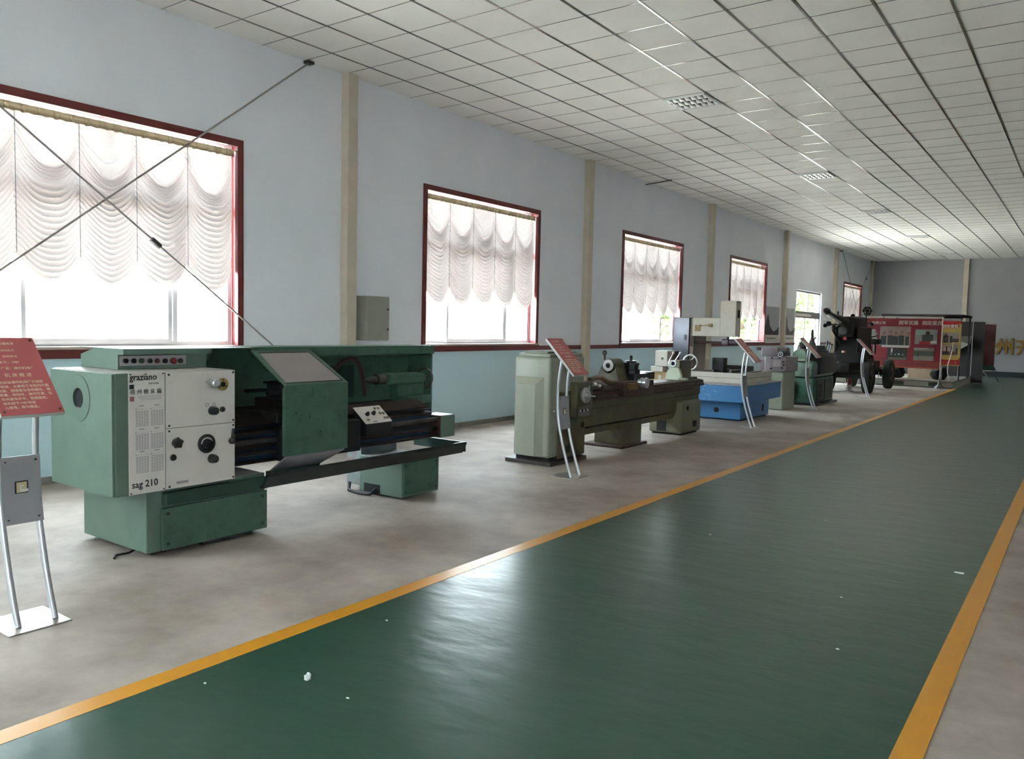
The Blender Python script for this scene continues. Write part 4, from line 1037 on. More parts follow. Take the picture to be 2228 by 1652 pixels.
mb = MB(); mb.box(1.80, 1.90, 13.85, 13.88, 1.53, 1.64, 0.008); mb.box(2.06, 2.13, 13.85, 13.88, 1.61, 1.67, 0.01); mb.cyl((1.88, 13.862, 1.625), (2.08, 13.862, 1.645), 0.007, seg=8); mb.sphere((1.90, 13.86, 1.635), 0.018)
mb.build('arm_bracket', mat('yellowed_bracket', (0.34, 0.24, 0.09), 0.5, var=0.3, vscale=20), t)
mb = MB(); mb.cyl((1.70, 13.95, 1.34), (2.36, 13.95, 1.34), 0.012, seg=10); mb.cyl((1.70, 13.99, 1.32), (2.36, 13.99, 1.32), 0.012, seg=10); mb.box(1.66, 1.74, 13.88, 14.02, 1.25, 1.44); mb.build('slide_rod', RUSTB, t)
mb = MB(); mb.box(2.31, 2.44, 13.87, 14.03, 1.28, 1.40, 0.02, 3); mb.lathe([(0.055, 0), (0.06, 0.05), (0.05, 0.17), (0.06, 0.2)], (2.44, 13.95, 1.345), (1, 0, 0), 20); mb.cyl((2.40, 13.95, 1.38), (2.40, 13.95, 1.445), 0.025)
mb.build('spindle_motor', mat('purple_grey_steel', (0.10, 0.075, 0.085), 0.4, 0.4, var=0.2), t, True)
# beige cabinet further back
t = thing('grinder_cabinet', (1.5, 13.05, 0), 'small beige machine cabinet seen over the olive lathe bed, beside the black column', 'machine')
bx('cabinet_body', mat('rust_stained_paint', (0.40, 0.27, 0.12), 0.6, var=0.2, vscale=7, dirt=(0.20, 0.08, 0.02), dscale=6, damt=0.8), t, 1.36, 1.72, 12.98, 13.35, 0.0, 0.80, bev=0.01)
bx('cabinet_ledge', IVORY, t, 1.38, 1.62, 12.95, 13.38, 0.80, 0.89, bev=0.01)
o = bx('cabinet_head', IVORY, t, 1.44, 1.68, 12.99, 13.34, 0.895, 1.175, bev=0.012)
MB().cyl((1.585, 12.99, 1.035), (1.585, 12.985, 1.035), 0.022, seg=16).build('knob_hole', BLACK, o)
bx('cabinet_block', RUSTB, t, 1.685, 1.77, 13.0, 13.3, 0.98, 1.165, bev=0.006)
bx('nameplate', IVORY, t, 1.52, 1.58, 12.972, 12.98, 0.66, 0.74, bev=0.002)
# ------------------------------------------------------------------ grey machine and dark green turret lathe
GREYM = mat('mauve_grey_paint', (0.26, 0.22, 0.23), 0.45, var=0.1, vscale=5, dirt=(0.08, 0.05, 0.05), dscale=4, damt=0.5)
CELAD = mat('pale_green_base_paint', (0.36, 0.40, 0.29), 0.5, var=0.08)
t = thing('milling_machine', (2.5, 16.3, 0), 'mauve-grey machine between the blue machine and the dark green turret lathe', 'machine')
bx('machine_base', CELAD, t, 2.30, 2.80, 15.95, 16.75, 0.0, 0.76, bev=0.02)
mb = MB(); mb.box(2.42, 2.86, 15.92, 16.7, 0.76, 1.06, 0.025, 3); mb.box(2.30, 2.44, 15.97, 16.6, 0.76, 1.0, 0.02); mb.build('knee', GREYM, t, True)
mb = MB(); mb.box(2.33, 2.66, 15.98, 16.6, 1.06, 1.235, 0.02, 3); mb.build('head', GREYM, t, True)
o = bx('cover_plate', mat('worn_mauve_plate', (0.36, 0.30, 0.28), 0.5), t, 2.60, 2.76, 15.905, 15.92, 0.86, 0.99, bev=0.004)
for x, z in ((2.57, 1.03), (2.72, 1.035), (2.80, 0.96), (2.56, 0.82), (2.78, 0.84), (2.81, 0.90)): MB().lathe([(0.018, 0), (0.016, 0.02)], (x, 15.92, z), (0, -1, 0), 12).build('knob', BLACK, t, True)
mb = MB(); mb.torus((2.74, 15.90, 1.11), (0, 1, 0), 0.045, 0.007, 20, 6); mb.cyl((2.74, 15.90, 1.11), (2.70, 16.0, 1.13), 0.012, seg=8); mb.build('ring_handle', STEEL, t, True)
mb = MB(); mb.cyl((2.2, 16.1, 1.20), (2.75, 16.1, 1.20), 0.03, seg=12); mb.box(2.64, 2.84, 15.98, 16.2, 1.13, 1.24, 0.02); mb.build('overarm', DSTEEL, t, True)

DGREEN = mat('dark_green_machine_paint', (0.040, 0.105, 0.070), 0.4, var=0.2, vscale=3, dirt=(0.008, 0.012, 0.01), dscale=2.5, damt=0.8)
PGREEN = mat('greyed_green_paint', (0.21, 0.30, 0.235), 0.4, var=0.12, vscale=3, dirt=(0.03, 0.02, 0.015), dscale=2.2, damt=0.9)
t = thing('turret_lathe', (2.75, 18.1, 0), 'dark green oily turret lathe in front of the glass door', 'lathe')
mb = MB(); mb.box(2.50, 3.02, 17.36, 18.92, 0.05, 0.595, 0.03, 3); mb.build('base_cabinet', DGREEN, t, True)
mb = MB(); mb.box(2.36, 3.10, 17.42, 19.0, 0.0, 0.05, 0.015); mb.build('foot_plate', DSTEEL, t, True)
for y0, y1 in ((17.55, 18.0), (18.15, 18.75)): bx('cabinet_door', mat('dark_oily_door', (0.02, 0.03, 0.022), 0.45, var=0.3, vscale=4), t, 3.02, 3.035, y0, y1, 0.10, 0.54, bev=0.006)
mb = MB()
for q in range(6): mb.box(3.035, 3.04, 17.62, 17.92, 0.18 + 0.05 * q, 0.20 + 0.05 * q)
mb.each('door_louvre', DARK, t)
mb = MB(); mb.box(2.46, 3.0, 17.30, 19.02, 0.60, 0.94, 0.06, 5); mb.build('coolant_tray', PGREEN, t, True)
mb = MB(); mb.box(2.42, 2.84, 17.27, 18.2, 0.945, 0.985, 0.008); mb.build('tray_rim', CELAD, t, True)
mb = MB(); mb.lathe([(0.30, 0), (0.30, 0.06), (0.26, 0.08)], (2.36, 17.3, 0.32), (0, 1, 0), 30); mb.build('belt_guard', BLACK, t, True)
mb = MB(); mb.cyl((2.66, 17.45, 1.06), (2.66, 18.3, 1.06), 0.14, seg=28); mb.box(2.52, 2.80, 17.6, 18.3, 0.98, 1.08); mb.build('spindle_drum', PGREEN, t, True)
mb = MB(); mb.lathe([(0.12, 0), (0.14, 0.05), (0.10, 0.12), (0.05, 0.14)], (2.42, 17.5, 1.09), (-0.8, -0.5, 0), 22); mb.torus((2.46, 17.32, 1.0), (0, 1, 0), 0.05, 0.008, 20, 6); mb.build('chuck', BLACK, t, True)
mb = MB(); mb.box(2.72, 3.04, 17.7, 18.9, 0.90, 1.12, 0.03, 3); mb.lathe([(0.22, 0), (0.22, 0.10), (0.16, 0.14), (0.14, 0.22)], (2.82, 18.3, 1.05), (0, 0, 1), 24); mb.build('turret_slide', DSTEEL, t, True)
mb = MB(); mb.box(2.92, 3.06, 17.62, 18.98, 0.66, 1.05, 0.03, 3); mb.box(2.6, 2.98, 18.0, 18.95, 0.94, 1.10, 0.03, 3); mb.build('apron', mat('black_oily_iron', (0.018, 0.014, 0.011), 0.4, var=0.3), t, True)
mb = MB(); mb.lathe([(0.10, 0), (0.09, 0.08), (0.06, 0.13), (0.03, 0.16), (0.03, 0.2)], (2.62, 17.75, 1.18), (0, 0, 1), 20); mb.sphere((2.62, 17.75, 1.40), 0.042); mb.sphere((2.58, 17.75, 1.31), 0.03); mb.build('rear_tool_block', DSTEEL, t, True)
mb = MB(); mb.lathe([(0.09, 0), (0.08, 0.12), (0.035, 0.22), (0.022, 0.42), (0.012, 0.44)], (2.80, 17.85, 1.18), (0, 0, 1), 18); mb.cyl((2.80, 17.85, 1.35), (2.86, 17.9, 1.45), 0.016, seg=8); mb.build('lamp_post', DSTEEL, t, True)
mb = MB(); pts = [(2.6, 17.28, 0.96), (2.72, 17.27, 0.93), (2.86, 17.3, 0.95), (2.96, 17.4, 1.02), (3.02, 17.6, 1.10)]; mb.tube(pts, 0.012, seg=8); mb.build('hose', DSTEEL, t, True)
mb = MB()
for q in range(3): mb.cyl((2.9, 18.5 + 0.2 * q, 1.1), (2.95, 18.5 + 0.2 * q, 1.34 - 0.03 * q), 0.012, seg=8); mb.sphere((2.95, 18.5 + 0.2 * q, 1.35 - 0.03 * q), 0.024)
mb.each('turret_lever', DSTEEL, t, True)

# ------------------------------------------------------------------ anti-aircraft gun on a four wheeled carriage
GUNM = mat('gun_dark_olive', (0.008, 0.008, 0.0065), 0.55, var=0.3, vscale=5, spec=0.3)
GUNG = mat('gun_grey_steel', (0.03, 0.027, 0.03), 0.5, 0.3)
t = thing('anti_aircraft_gun', (2.5, 23.3, 0), 'dark towed gun with a long barrel and rubber wheels, beside the red photo banner', 'gun')
MZ = Vector((2.45, 20.2, 2.09)); BR = Vector((2.45, 22.45, 1.80)); d = (BR - MZ).normalized()
mb = MB(); mb.lathe([(0.060, 0), (0.075, 0.02), (0.088, 0.12), (0.07, 0.2), (0.045, 0.3), (0.048, 1.0), (0.062, 1.05), (0.085, 1.2), (0.10, 1.9), (0.12, 2.3)], MZ, d, 20); mb.build('barrel', GUNG, t, True)
MB().cyl(MZ + d * 0.05 + Vector((0.03, 0, -0.085)), MZ + d * 1.35 + Vector((0.03, 0, -0.085)), 0.022, seg=10).build('recoil_rod', STEEL, t, True)
mb = MB(); mb.torus(MZ + d * 1.15 + Vector((0, 0, 0.12)), (1, 0, 0), 0.045, 0.011, 18, 6); mb.build('lifting_ring', GUNM, t, True)
mb = MB(); mb.box(2.26, 2.66, 22.2, 23.5, 1.45, 1.98, 0.05, 3); mb.box(2.30, 2.62, 22.35, 23.9, 1.62, 2.0, 0.03); mb.box(2.34, 2.58, 23.2, 23.7, 1.95, 2.02, 0.02); mb.sphere((2.45, 22.9, 2.02), 0.06); mb.build('breech_housing', GUNM, t, True)
mb = MB(); mb.frustum([(2.12, 22.2, 0.8), (2.82, 22.2, 0.8), (2.82, 24.0, 0.8), (2.12, 24.0, 0.8)], [(2.22, 22.5, 1.55), (2.72, 22.5, 1.55), (2.72, 23.7, 1.55), (2.22, 23.7, 1.55)]); mb.build('mount', GUNM, t)
for x in (2.16, 2.72): bx('trunnion_plate', GUNM, t, x, x + 0.04, 22.3, 23.8, 0.9, 1.72, bev=0.01)
mb = MB(); mb.cyl((2.3, 22.3, 1.30), (2.3, 21.55, 1.62), 0.03, seg=10); mb.cyl((2.3, 21.55, 1.62), (2.36, 21.9, 1.75), 0.025, seg=8); mb.sphere((2.3, 21.6, 1.64), 0.05); mb.build('equilibrator', GUNM, t, True)
mb = MB(); mb.cyl((2.2, 22.4, 1.78), (2.2, 21.2, 1.775), 0.018, seg=8); mb.sphere((2.2, 21.15, 1.74), 0.05, 1, 1.6, 1); mb.torus((2.2, 21.5, 1.79), (0, 1, 0), 0.05, 0.012, 16, 6); mb.box(2.18, 2.22, 21.35, 21.6, 1.77, 1.85); mb.sphere((2.2, 22.0, 1.70), 0.06); mb.build('left_sight', GUNM, t, True)
mb = MB(); mb.cyl((2.5, 24.2, 1.85), (2.5, 24.3, 2.2), 0.02, seg=8); mb.torus((2.5, 24.35, 2.20), (0, 1, 0), 0.10, 0.02, 20, 6)
for q in range(6):
    th = PI * q / 3; mb.sphere((2.5 + 0.10 * math.cos(th), 24.35, 2.20 + 0.10 * math.sin(th)), 0.035, seg=8)
mb.sphere((2.5, 24.35, 2.20), 0.06); mb.cyl((2.5, 23.6, 1.86), (2.5, 24.9, 1.84), 0.02, seg=8); mb.sphere((2.5, 25.0, 1.83), 0.055, 1, 1.6, 1); mb.build('right_sight', GUNM, t, True)
mb = MB(); mb.cyl((2.5, 24.15, 1.9), (2.5, 24.0, 0.85), 0.022, seg=8); mb.cyl((2.5, 23.7, 1.55), (2.5, 24.1, 1.55), 0.018, seg=8); mb.cyl((2.5, 23.8, 0.98), (2.6, 25.0, 1.0), 0.022, seg=8); mb.build('seat_frame', GUNM, t, True)
mb = MB(); mb.torus((2.75, 24.55, 1.50), (1, 0.4, 0), 0.085, 0.012, 24, 6); mb.cyl((2.5, 24.2, 1.42), (2.75, 24.55, 1.50), 0.018, seg=8); mb.box(2.62, 2.80, 24.4, 24.9, 1.26, 1.42, 0.03); mb.cyl((2.7, 24.6, 0.98), (2.7, 24.6, 1.3), 0.03, seg=8); mb.build('traverse_wheel', GUNM, t, True)
o = bx('gun_emblem', mat('red_plaque', (0.45, 0.03, 0.04), 0.5), t, 2.45, 2.53, 21.98, 22.0, 1.38, 1.46)
mb = MB(); mb.lathe([(0.10, 0), (0.10, 0.02)], (2.43, 22.02, 1.62), (0, -1, 0), 20); mb.build('round_plate', mat('dull_grey_plate', (0.10, 0.10, 0.095), 0.5), t)
bx('warning_plate', WHITE, t, 2.43, 2.47, 21.99, 22.0, 1.05, 1.10); bx('warning_plate', mat('red_plaque', (0.45, 0.03, 0.04), 0.5), t, 2.475, 2.52, 21.99, 22.0, 1.05, 1.10)
mb = MB(); mb.box(2.30, 2.70, 21.7, 25.4, 0.55, 0.78, 0.03); mb.box(2.1, 2.9, 22.2, 22.4, 0.38, 0.55); mb.box(2.1, 2.9, 24.8, 25.0, 0.38, 0.55); mb.box(2.15, 2.85, 22.9, 23.9, 0.62, 0.86, 0.03); mb.build('chassis', GUNM, t, True)
for x, y in ((2.93, 22.3), (2.93, 24.9), (1.95, 22.3), (1.95, 24.9)):
    w = MB().lathe([(0.20, 0.03), (0.33, 0.0), (0.40, 0.02), (0.42, 0.07), (0.42, 0.15), (0.40, 0.20), (0.33, 0.22), (0.24, 0.19), (0.20, 0.19)], (x, y, 0.42), (1, 0, 0), 40, cap=False).build('wheel', RUBBER, t, True)
    MB().lathe([(0.20, 0.04), (0.24, 0.06), (0.24, 0.18), (0.20, 0.185), (0.12, 0.15), (0.07, 0.16), (0.07, 0.21), (0.03, 0.22)], (x, y, 0.42), (1, 0, 0), 30).build('hub', mat('dull_brown_hub', (0.06, 0.035, 0.028), 0.5), w, True)
for x, y in ((2.05, 21.6), (2.45, 22.9), (2.6, 24.3), (2.2, 24.0)):
    j = MB().cyl((x, y, 0.16), (x, y, 0.62), 0.055, seg=14).build('jack_post', mat('dark_red_jack', (0.13, 0.02, 0.02), 0.5), t, True)
    MB().lathe([(0.11, 0), (0.11, 0.02), (0.065, 0.03), (0.065, 0.17)], (x, y, 0), (0, 0, 1), 14).build('jack_foot', mat('pale_jack_foot', (0.40, 0.36, 0.32), 0.6), j, True)
bx('hub_plate', WHITE, t, 3.02, 3.025, 23.6, 23.7, 0.38, 0.52)
mb = MB(); mb.box(2.65, 2.95, 23.3, 24.2, 0.55, 0.62); mb.cyl((2.9, 23.6, 0.35), (2.9, 23.6, 0.7), 0.04, seg=10); mb.build('step', GUNM, t, True)

# ------------------------------------------------------------------ low stage and the banners on it
t = thing('stage', (2.25, 29, 0), 'low pale stage under the banners at the end of the concrete strip', 'stage')
bx('stage_deck', mat('stage_deck', (0.24, 0.225, 0.19), 0.6, var=0.1), t, 0.02, 4.5, 26.45, 31.2, 0.17, 0.215, bev=0.004)
bx('stage_skirt', mat('stage_skirt', (0.36, 0.36, 0.30), 0.6, var=0.06), t, 0.04, 4.48, 26.48, 31.18, 0.0, 0.17)
DKP = mat('dark_skirt_panel', (0.05, 0.07, 0.055), 0.6)
for x0, x1 in ((2.75, 3.18), (3.85, 4.2)): bx('skirt_panel', DKP, t, x0, x1, 26.474, 26.48, 0.045, 0.165)
bx('skirt_rail', DKP, t, 0.04, 4.48, 26.465, 26.48, 0.0, 0.03)
BAN = mat('red_banner', (0.22, 0.008, 0.018), 0.45, var=0.08, vscale=1.5)
t = thing('photo_banner', (3.0, 26.3, 0), 'wide red banner with photographs and white lettering, behind the gun', 'banner')
yb = 26.26
o = bx('banner_sheet', BAN, t, 1.85, 4.145, yb, yb + 0.012, 0.565, 2.035)
bx('lower_strip', mat('dull_red_strip', (0.25, 0.03, 0.025), 0.5), o, 1.86, 4.14, yb - 0.002, yb, 0.60, 0.775)
bx('orange_line', mat('orange_line', (0.45, 0.11, 0.03), 0.5), o, 1.86, 4.14, yb - 0.002, yb, 0.575, 0.597)
def photo(par, x0, x1, z0, z1, sky, shapes, yy):
    p = bx('photograph', mat('photo_%s' % '_'.join('%d' % (c * 100) for c in sky), sky, 0.5, var=0.12, vscale=6), par, x0, x1, yy - 0.003, yy, z0, z1)
    if shapes:
        by = {}
        for col, kind, u, w, a, b in shapes: by.setdefault(col, []).append((kind, u, w, a, b))
        for col, ls in by.items():
            mb = MB(); W_, H_ = x1 - x0, z1 - z0
            for kind, u, w, a, b in ls:
                if kind == 'r': mb.box(x0 + u * W_, x0 + (u + a) * W_, yy - 0.0045, yy - 0.003, z0 + w * H_, z0 + (w + b) * H_)
                else: mb.lathe([(a * H_, 0), (a * H_, 0.0015)], (x0 + u * W_, yy - 0.0032, z0 + w * H_), (0, -1, 0), 14)
            mb.build('figures', mat('photo_ink_%s' % '_'.join('%d' % (c * 100) for c in col), col, 0.6), p)
    return p
UN = (0.035, 0.04, 0.035); SK = (0.32, 0.17, 0.12); HR = (0.02, 0.015, 0.015); PW = (0.55, 0.53, 0.5); RD = (0.33, 0.02, 0.03); GN = (0.25, 0.33, 0.26)
grp = []
for i, u in enumerate((0.14, 0.36, 0.53, 0.72, 0.94)):
    hgt = 0.50 + 0.04 * (i % 2); w0 = 0.18 if u < 0.9 else 0.12
    grp += [(UN, 'r', min(u - 0.10, 0.88), 0.0, w0, hgt), (SK, 'c', u, hgt + 0.10, 0.085, 0), (HR, 'r', u - 0.045, hgt + 0.14, 0.09, 0.06)]
photo(o, 2.486, 3.33, 1.21, 1.80, (0.34, 0.25, 0.22), grp, yb)
bx('caption_bar', mat('caption_white', (0.55, 0.5, 0.46), 0.5), o, 2.55, 3.31, yb - 0.005, yb, 1.165, 1.235)
photo(o, 1.87, 2.36, 1.27, 1.70, (0.38, 0.37, 0.32), [(UN, 'r', 0.4, 0.0, 0.5, 0.3), (HR, 'c', 0.45, 0.36, 0.06, 0), (HR, 'c', 0.75, 0.34, 0.06, 0)], yb)
photo(o, 3.454, 4.045, 1.286, 1.725, (0.24, 0.24, 0.22), [(GN, 'r', 0.03, 0.62, 0.42, 0.33), (UN, 'r', 0.32, 0.2, 0.5, 0.45), (HR, 'c', 0.57, 0.74, 0.13, 0), (RD, 'r', 0.2, 0.0, 0.5, 0.2), (PW, 'r', 0.72, 0.08, 0.26, 0.16)], yb)
photo(o, 2.72, 3.27, 0.80, 1.15, (0.03, 0.03, 0.025), [(GN, 'c', 0.2, 0.45, 0.06, 0), (GN, 'c', 0.4, 0.45, 0.06, 0), (PW, 'c', 0.58, 0.48, 0.07, 0), (GN, 'c', 0.78, 0.45, 0.06, 0), (PW, 'r', 0.18, 0.6, 0.08, 0.38), ((0.12, 0.12, 0.07), 'r', 0.05, 0.0, 0.9, 0.2)], yb)
photo(o, 3.44, 3.98, 0.80, 1.18, (0.22, 0.19, 0.15), [((0.07, 0.08, 0.055), 'r', 0.0, 0.35, 1.0, 0.4), (PW, 'r', 0.02, 0.9, 0.65, 0.04), (UN, 'r', 0.2, 0.3, 0.05, 0.4)], yb)
bx('white_card', mat('card_white', (0.5, 0.46, 0.42), 0.5), o, 2.02, 2.18, yb - 0.003, yb, 1.03, 1.17)
mb = MB(); dn = (1, 0, 0), (0, 0, 1)
for ss, sz, xx in (('有限公司', 0.10, 2.24), ('拥军优属', 0.135, 2.99), ('拥政爱民', 0.135, 3.62)):
    mb = MB(); text_into(mb, ss, sz, (xx, yb - 0.001, 1.86), *dn, bold=0.004); mb.build('lettering', mat('banner_lettering', (0.55, 0.42, 0.40), 0.6), o)
mb = MB(); text_into(mb, '军民鱼水情', 0.15, (3.05, yb - 0.003, 0.62), *dn); mb.build('faded_lettering', mat('faded_red_lettering', (0.12, 0.02, 0.02), 0.6), o)
mb = MB()
for x in (1.95, 4.16): mb.cyl((x, 26.30, 0.01), (x, 26.30, 2.08), 0.014, seg=8)
mb.cyl((1.85, 26.30, 2.07), (4.18, 26.30, 2.075), 0.016, seg=8); mb.each('pole', mat('white_pole', (0.55, 0.53, 0.50), 0.4), t, True)
for x in (1.95, 4.16): MB().lathe([(0.14, 0), (0.13, 0.04), (0.05, 0.12), (0.03, 0.25), (0.016, 0.3)], (x, 26.30, 0.0), (0, 0, 1), 18).build('pole_foot', mat('grey_pole_foot', (0.16, 0.16, 0.15), 0.6), t, True)
# yellow banner
t = thing('photo_banner', (4.3, 26.85, 0.215), 'narrow yellow and red banner with two photographs, beside the wide red banner', 'banner')
yb = 26.85
o = bx('banner_sheet', mat('yellow_banner', (0.55, 0.42, 0.12), 0.5, var=0.05), t, 4.075, 4.585, yb, yb + 0.012, 0.66, 1.985)
mb = MB(); mb.box(4.077, 4.583, yb - 0.002, yb, 1.90, 1.983); mb.box(4.077, 4.47, yb - 0.002, yb, 1.78, 1.90, 0.0); mb.lathe([(0.06, 0), (0.06, 0.002)], (4.47, yb, 1.84), (0, -1, 0), 20); mb.box(4.077, 4.583, yb - 0.002, yb, 0.69, 0.84); mb.slab([(4.077, yb - 0.001, 0.84), (4.14, yb - 0.001, 0.84), (4.077, yb - 0.001, 0.89)], 0.001); mb.slab([(4.583, yb - 0.001, 0.84), (4.583, yb - 0.001, 0.92), (4.53, yb - 0.001, 0.84)], 0.001); mb.each('red_field', mat('banner_red', (0.45, 0.012, 0.02), 0.5), o)
mb = MB(); text_into(mb, '拥政爱民', 0.105, (4.085, yb - 0.003, 1.795), *dn, bold=0.005); mb.build('lettering', WHITE, o)
mb = MB(); text_into(mb, '军民一家', 0.105, (4.10, yb - 0.003, 0.715), *dn); mb.build('faded_lettering', mat('banner_lettering_pink', (0.5, 0.18, 0.16), 0.6), o)
photo(o, 4.105, 4.53, 1.34, 1.65, (0.32, 0.32, 0.27), [(UN, 'r', 0.05, 0.0, 0.3, 0.7), (PW, 'r', 0.15, 0.3, 0.12, 0.2), (HR, 'c', 0.2, 0.75, 0.1, 0), (UN, 'r', 0.45, 0.0, 0.15, 0.65), (UN, 'r', 0.62, 0.1, 0.36, 0.3), (PW, 'r', 0.66, 0.25, 0.25, 0.08)], yb)
photo(o, 4.105, 4.53, 0.98, 1.30, (0.34, 0.34, 0.28), [(UN, 'r', 0.02, 0.0, 0.45, 0.35), (PW, 'r', 0.1, 0.35, 0.12, 0.3), (PW, 'r', 0.35, 0.35, 0.12, 0.3), (UN, 'r', 0.25, 0.3, 0.08, 0.5), (UN, 'r', 0.55, 0.3, 0.08, 0.5), ((0.2, 0.06, 0.05), 'r', 0.5, 0.02, 0.3, 0.3), (UN, 'r', 0.85, 0.05, 0.1, 0.6)], yb)
mb = MB()
for x in (4.12, 4.55): mb.cyl((x, 26.875, 0.215), (x, 26.875, 2.06), 0.012, seg=8)
mb.cyl((4.07, 26.875, 2.0), (4.6, 26.875, 2.0), 0.012, seg=8); mb.each('pole', mat('grey_tube', (0.30, 0.29, 0.27), 0.5), t, True)
mb = MB(); mb.tube([(4.40, 26.8, 1.35), (4.37, 26.75, 1.0), (4.30, 26.72, 0.7), (4.30, 26.72, 0.45), (4.36, 26.76, 0.235)], 0.012, seg=8); mb.build('white_cord', mat('white_pole', (0.55, 0.53, 0.50), 0.4), t, True)
# dark goods behind the banners on the stage
DKC = mat('black_cloth', (0.008, 0.008, 0.008), 0.8)
t = thing('panel_booth', (3.4, 28.2, 0.215), 'dark roofed booth of brown panels behind the red and yellow banners', 'booth')
bx('booth_roof', mat('dark_brown_roof', (0.018, 0.012, 0.012), 0.5), t, 2.3, 4.55, 27.3, 29.6, 2.13, 2.19)
mb = MB(); mb.slab([(3.9, 27.2, 2.07), (4.55, 27.2, 2.07), (4.55, 27.9, 2.13), (4.0, 27.9, 2.13)], 0.02); mb.build('grey_awning', mat('grey_awning', (0.20, 0.20, 0.18), 0.6), t)
mb = MB()
for x in (2.33, 4.48):
    for y in (27.35, 29.5): mb.box(x, x + 0.05, y, y + 0.05, 0.215, 2.13)
mb.each('booth_post', DKC, t)
bx('booth_wall', mat('brown_panel', (0.011, 0.008, 0.0075), 0.6, var=0.3, vscale=3), t, 2.3, 4.5, 30.3, 30.34, 0.215, 2.03)
mb = MB(); mb.slab([(3.6, 30.2, 0.75), (4.5, 29.9, 1.3), (4.5, 30.25, 1.55), (3.6, 30.25, 1.55)], 0.02); mb.build('leaning_sheet', mat('grey_leaning_sheet', (0.10, 0.095, 0.08), 0.6), t)
t = thing('display_panel', (4.69, 30.4, 0), 'tall dark brown display panel standing on the floor between booth and tripod banner', 'display panel')
bx('panel_sheet', mat('brown_panel', (0.011, 0.008, 0.0075)), t, 4.53, 4.86, 30.3, 30.33, 0.03, 2.03)
mb = MB(); mb.box(4.54, 4.58, 30.2, 30.43, 0.0, 0.03); mb.box(4.81, 4.85, 30.2, 30.43, 0.0, 0.03); mb.each('panel_foot', DSTEEL, t)
t = tag(bx('low_cabinet', mat('beige_low_cabinet', (0.55, 0.46, 0.31), 0.5, var=0.08), None, 3.10, 3.92, 27.5, 28.0, 0.216, 0.72, bev=0.01), 'beige low cabinet on the stage seen under the red banner', 'cabinet')
def heap(cx_, cy_, r, seed, lab):
    rnd = random.Random(seed); mb = MB(); bmesh.ops.create_icosphere(mb.bm, subdivisions=3, radius=1.0)
    for v in mb.bm.verts:
        k = 1 + rnd.uniform(-0.16, 0.16); z = v.co.z
        v.co = Vector((cx_ + v.co.x * r * k, cy_ + v.co.y * 0.22 * k, 0.218 + max(0.0, (z + 0.75)) * 0.24 * k))
    tag(mb.build('cloth_bundle', DKC, None, True), lab, 'cloth bundle', 'black cloth bundles on the stage')
heap(2.78, 27.05, 0.30, 1, 'black cloth bundle on the stage between the gun wheel and the beige cabinet')
heap(4.02, 27.15, 0.22, 2, 'black cloth bundle on the stage between the beige cabinet and the yellow banner')
# banner on a tripod at the stage corner
t = thing('tripod_banner', (4.75, 31.6, 0), 'brown-red banner on a tripod beside the gilded wall characters', 'banner')
bx('banner_sheet', mat('brown_red_banner', (0.115, 0.035, 0.035), 0.5, var=0.35, vscale=3), t, 4.64, 5.06, 31.65, 31.665, 0.58, 1.985)
mb = MB(); mb.cyl((4.70, 31.62, 0.0), (4.70, 31.62, 2.0), 0.014, seg=8); mb.cyl((4.62, 31.62, 1.99), (5.08, 31.62, 1.96), 0.010, seg=8); mb.each('pole', mat('grey_tube', (0.30, 0.29, 0.27), 0.5), t, True)
mb = MB()
for x, y in ((4.28, 31.8), (5.0, 31.8), (4.70, 31.25)): mb.cyl((4.70, 31.62, 0.44), (x, y, 0.01), 0.012, seg=8)
mb.cyl((4.30, 31.78, 0.03), (4.98, 31.78, 0.03), 0.008, seg=8)
mb.each('tripod_leg', mat('pale_tube', (0.45, 0.43, 0.40), 0.4), t, True)
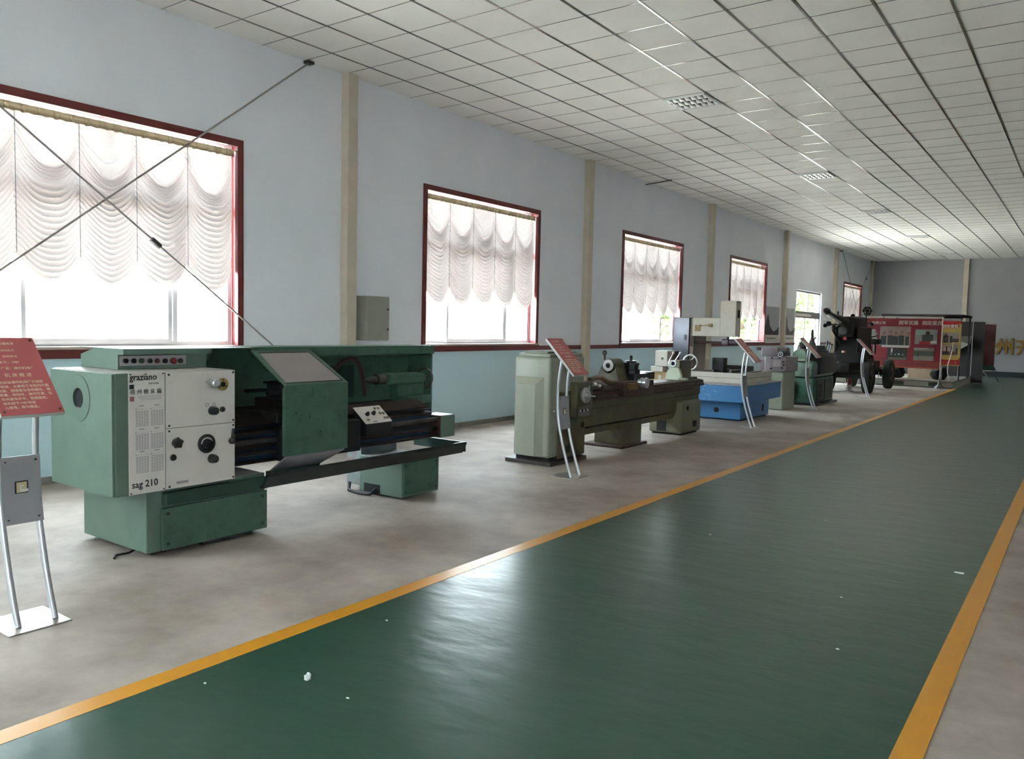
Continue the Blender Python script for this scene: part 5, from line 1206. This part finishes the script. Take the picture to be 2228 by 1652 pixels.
mb = MB(); mb.frustum([(4.68, 31.67, 0.58), (5.04, 31.67, 0.58), (5.04, 31.70, 0.58), (4.68, 31.70, 0.58)], [(4.66, 31.67, 0.40), (5.14, 31.67, 0.40), (5.14, 31.70, 0.40), (4.66, 31.70, 0.40)]); mb.cyl((5.0, 31.69, 0.45), (5.22, 31.69, 0.01), 0.010, seg=8); mb.build('rear_support', DGREEN, t)
# folding rack in front of the stage
t = thing('wire_rack', (1.85, 25.9, 0), 'thin dark wire rack standing in front of the pale stage, between turret lathe and gun', 'rack')
mb = MB()
for y in (25.8, 26.05):
    for x0, x1 in ((1.62, 1.70), (1.90, 1.80)): mb.cyl((x0, y, 0.005), (x1, y, 0.27), 0.009, seg=6)
    mb.cyl((1.60, y, 0.27), (1.92, y, 0.27), 0.009, seg=6)
for x in (1.62, 1.90): mb.cyl((x, 25.8, 0.27), (x, 26.05, 0.27), 0.009, seg=6)
mb.build('rack_frame', DSTEEL, t, True)

# ------------------------------------------------------------------ litter on the aisle
PAPER = mat('crumpled_paper', (0.74, 0.76, 0.73), 0.8)
def scrap(x, y, sx, sy, sz, seed, lab, grp):
    rnd = random.Random(seed); mb = MB(); bmesh.ops.create_icosphere(mb.bm, subdivisions=2, radius=1.0)
    for v in mb.bm.verts:
        k = 1 + rnd.uniform(-0.22, 0.22)
        v.co = Vector((x + v.co.x * sx * k, y + v.co.y * sy * k, 0.0035 + max(0.0, (v.co.z + 0.8)) * sz * k))
    tag(mb.build('paper_scrap', PAPER), lab, 'paper scrap', grp)
scrap(5.04, 2.22, 0.016, 0.016, 0.016, 1, 'largest crumpled white paper ball on the green aisle', 'paper scraps on the green floor')
LITTER = [(5.30, 2.21, 0.009, 0.005, 0.003, 'small flat white scrap close to the paper ball'), (7.08, 5.86, 0.030, 0.010, 0.006, 'white curled strip beside a yellow floor line')]
for i, (x, y, a_, b_, c_, lab) in enumerate(LITTER): scrap(x, y, a_, b_, c_, 10 + i, lab, 'paper scraps on the green floor')
for i, (x, y) in enumerate(((4.73, 1.93), (4.81, 2.93), (5.44, 5.72), (6.77, 4.04), (6.59, 4.86), (6.29, 12.6), (6.0, 6.8), (7.01, 9.34))):
    scrap(x, y, 0.008, 0.006, 0.003, 20 + i, 'tiny white speck of paper on the green aisle', 'tiny paper specks on the green floor')
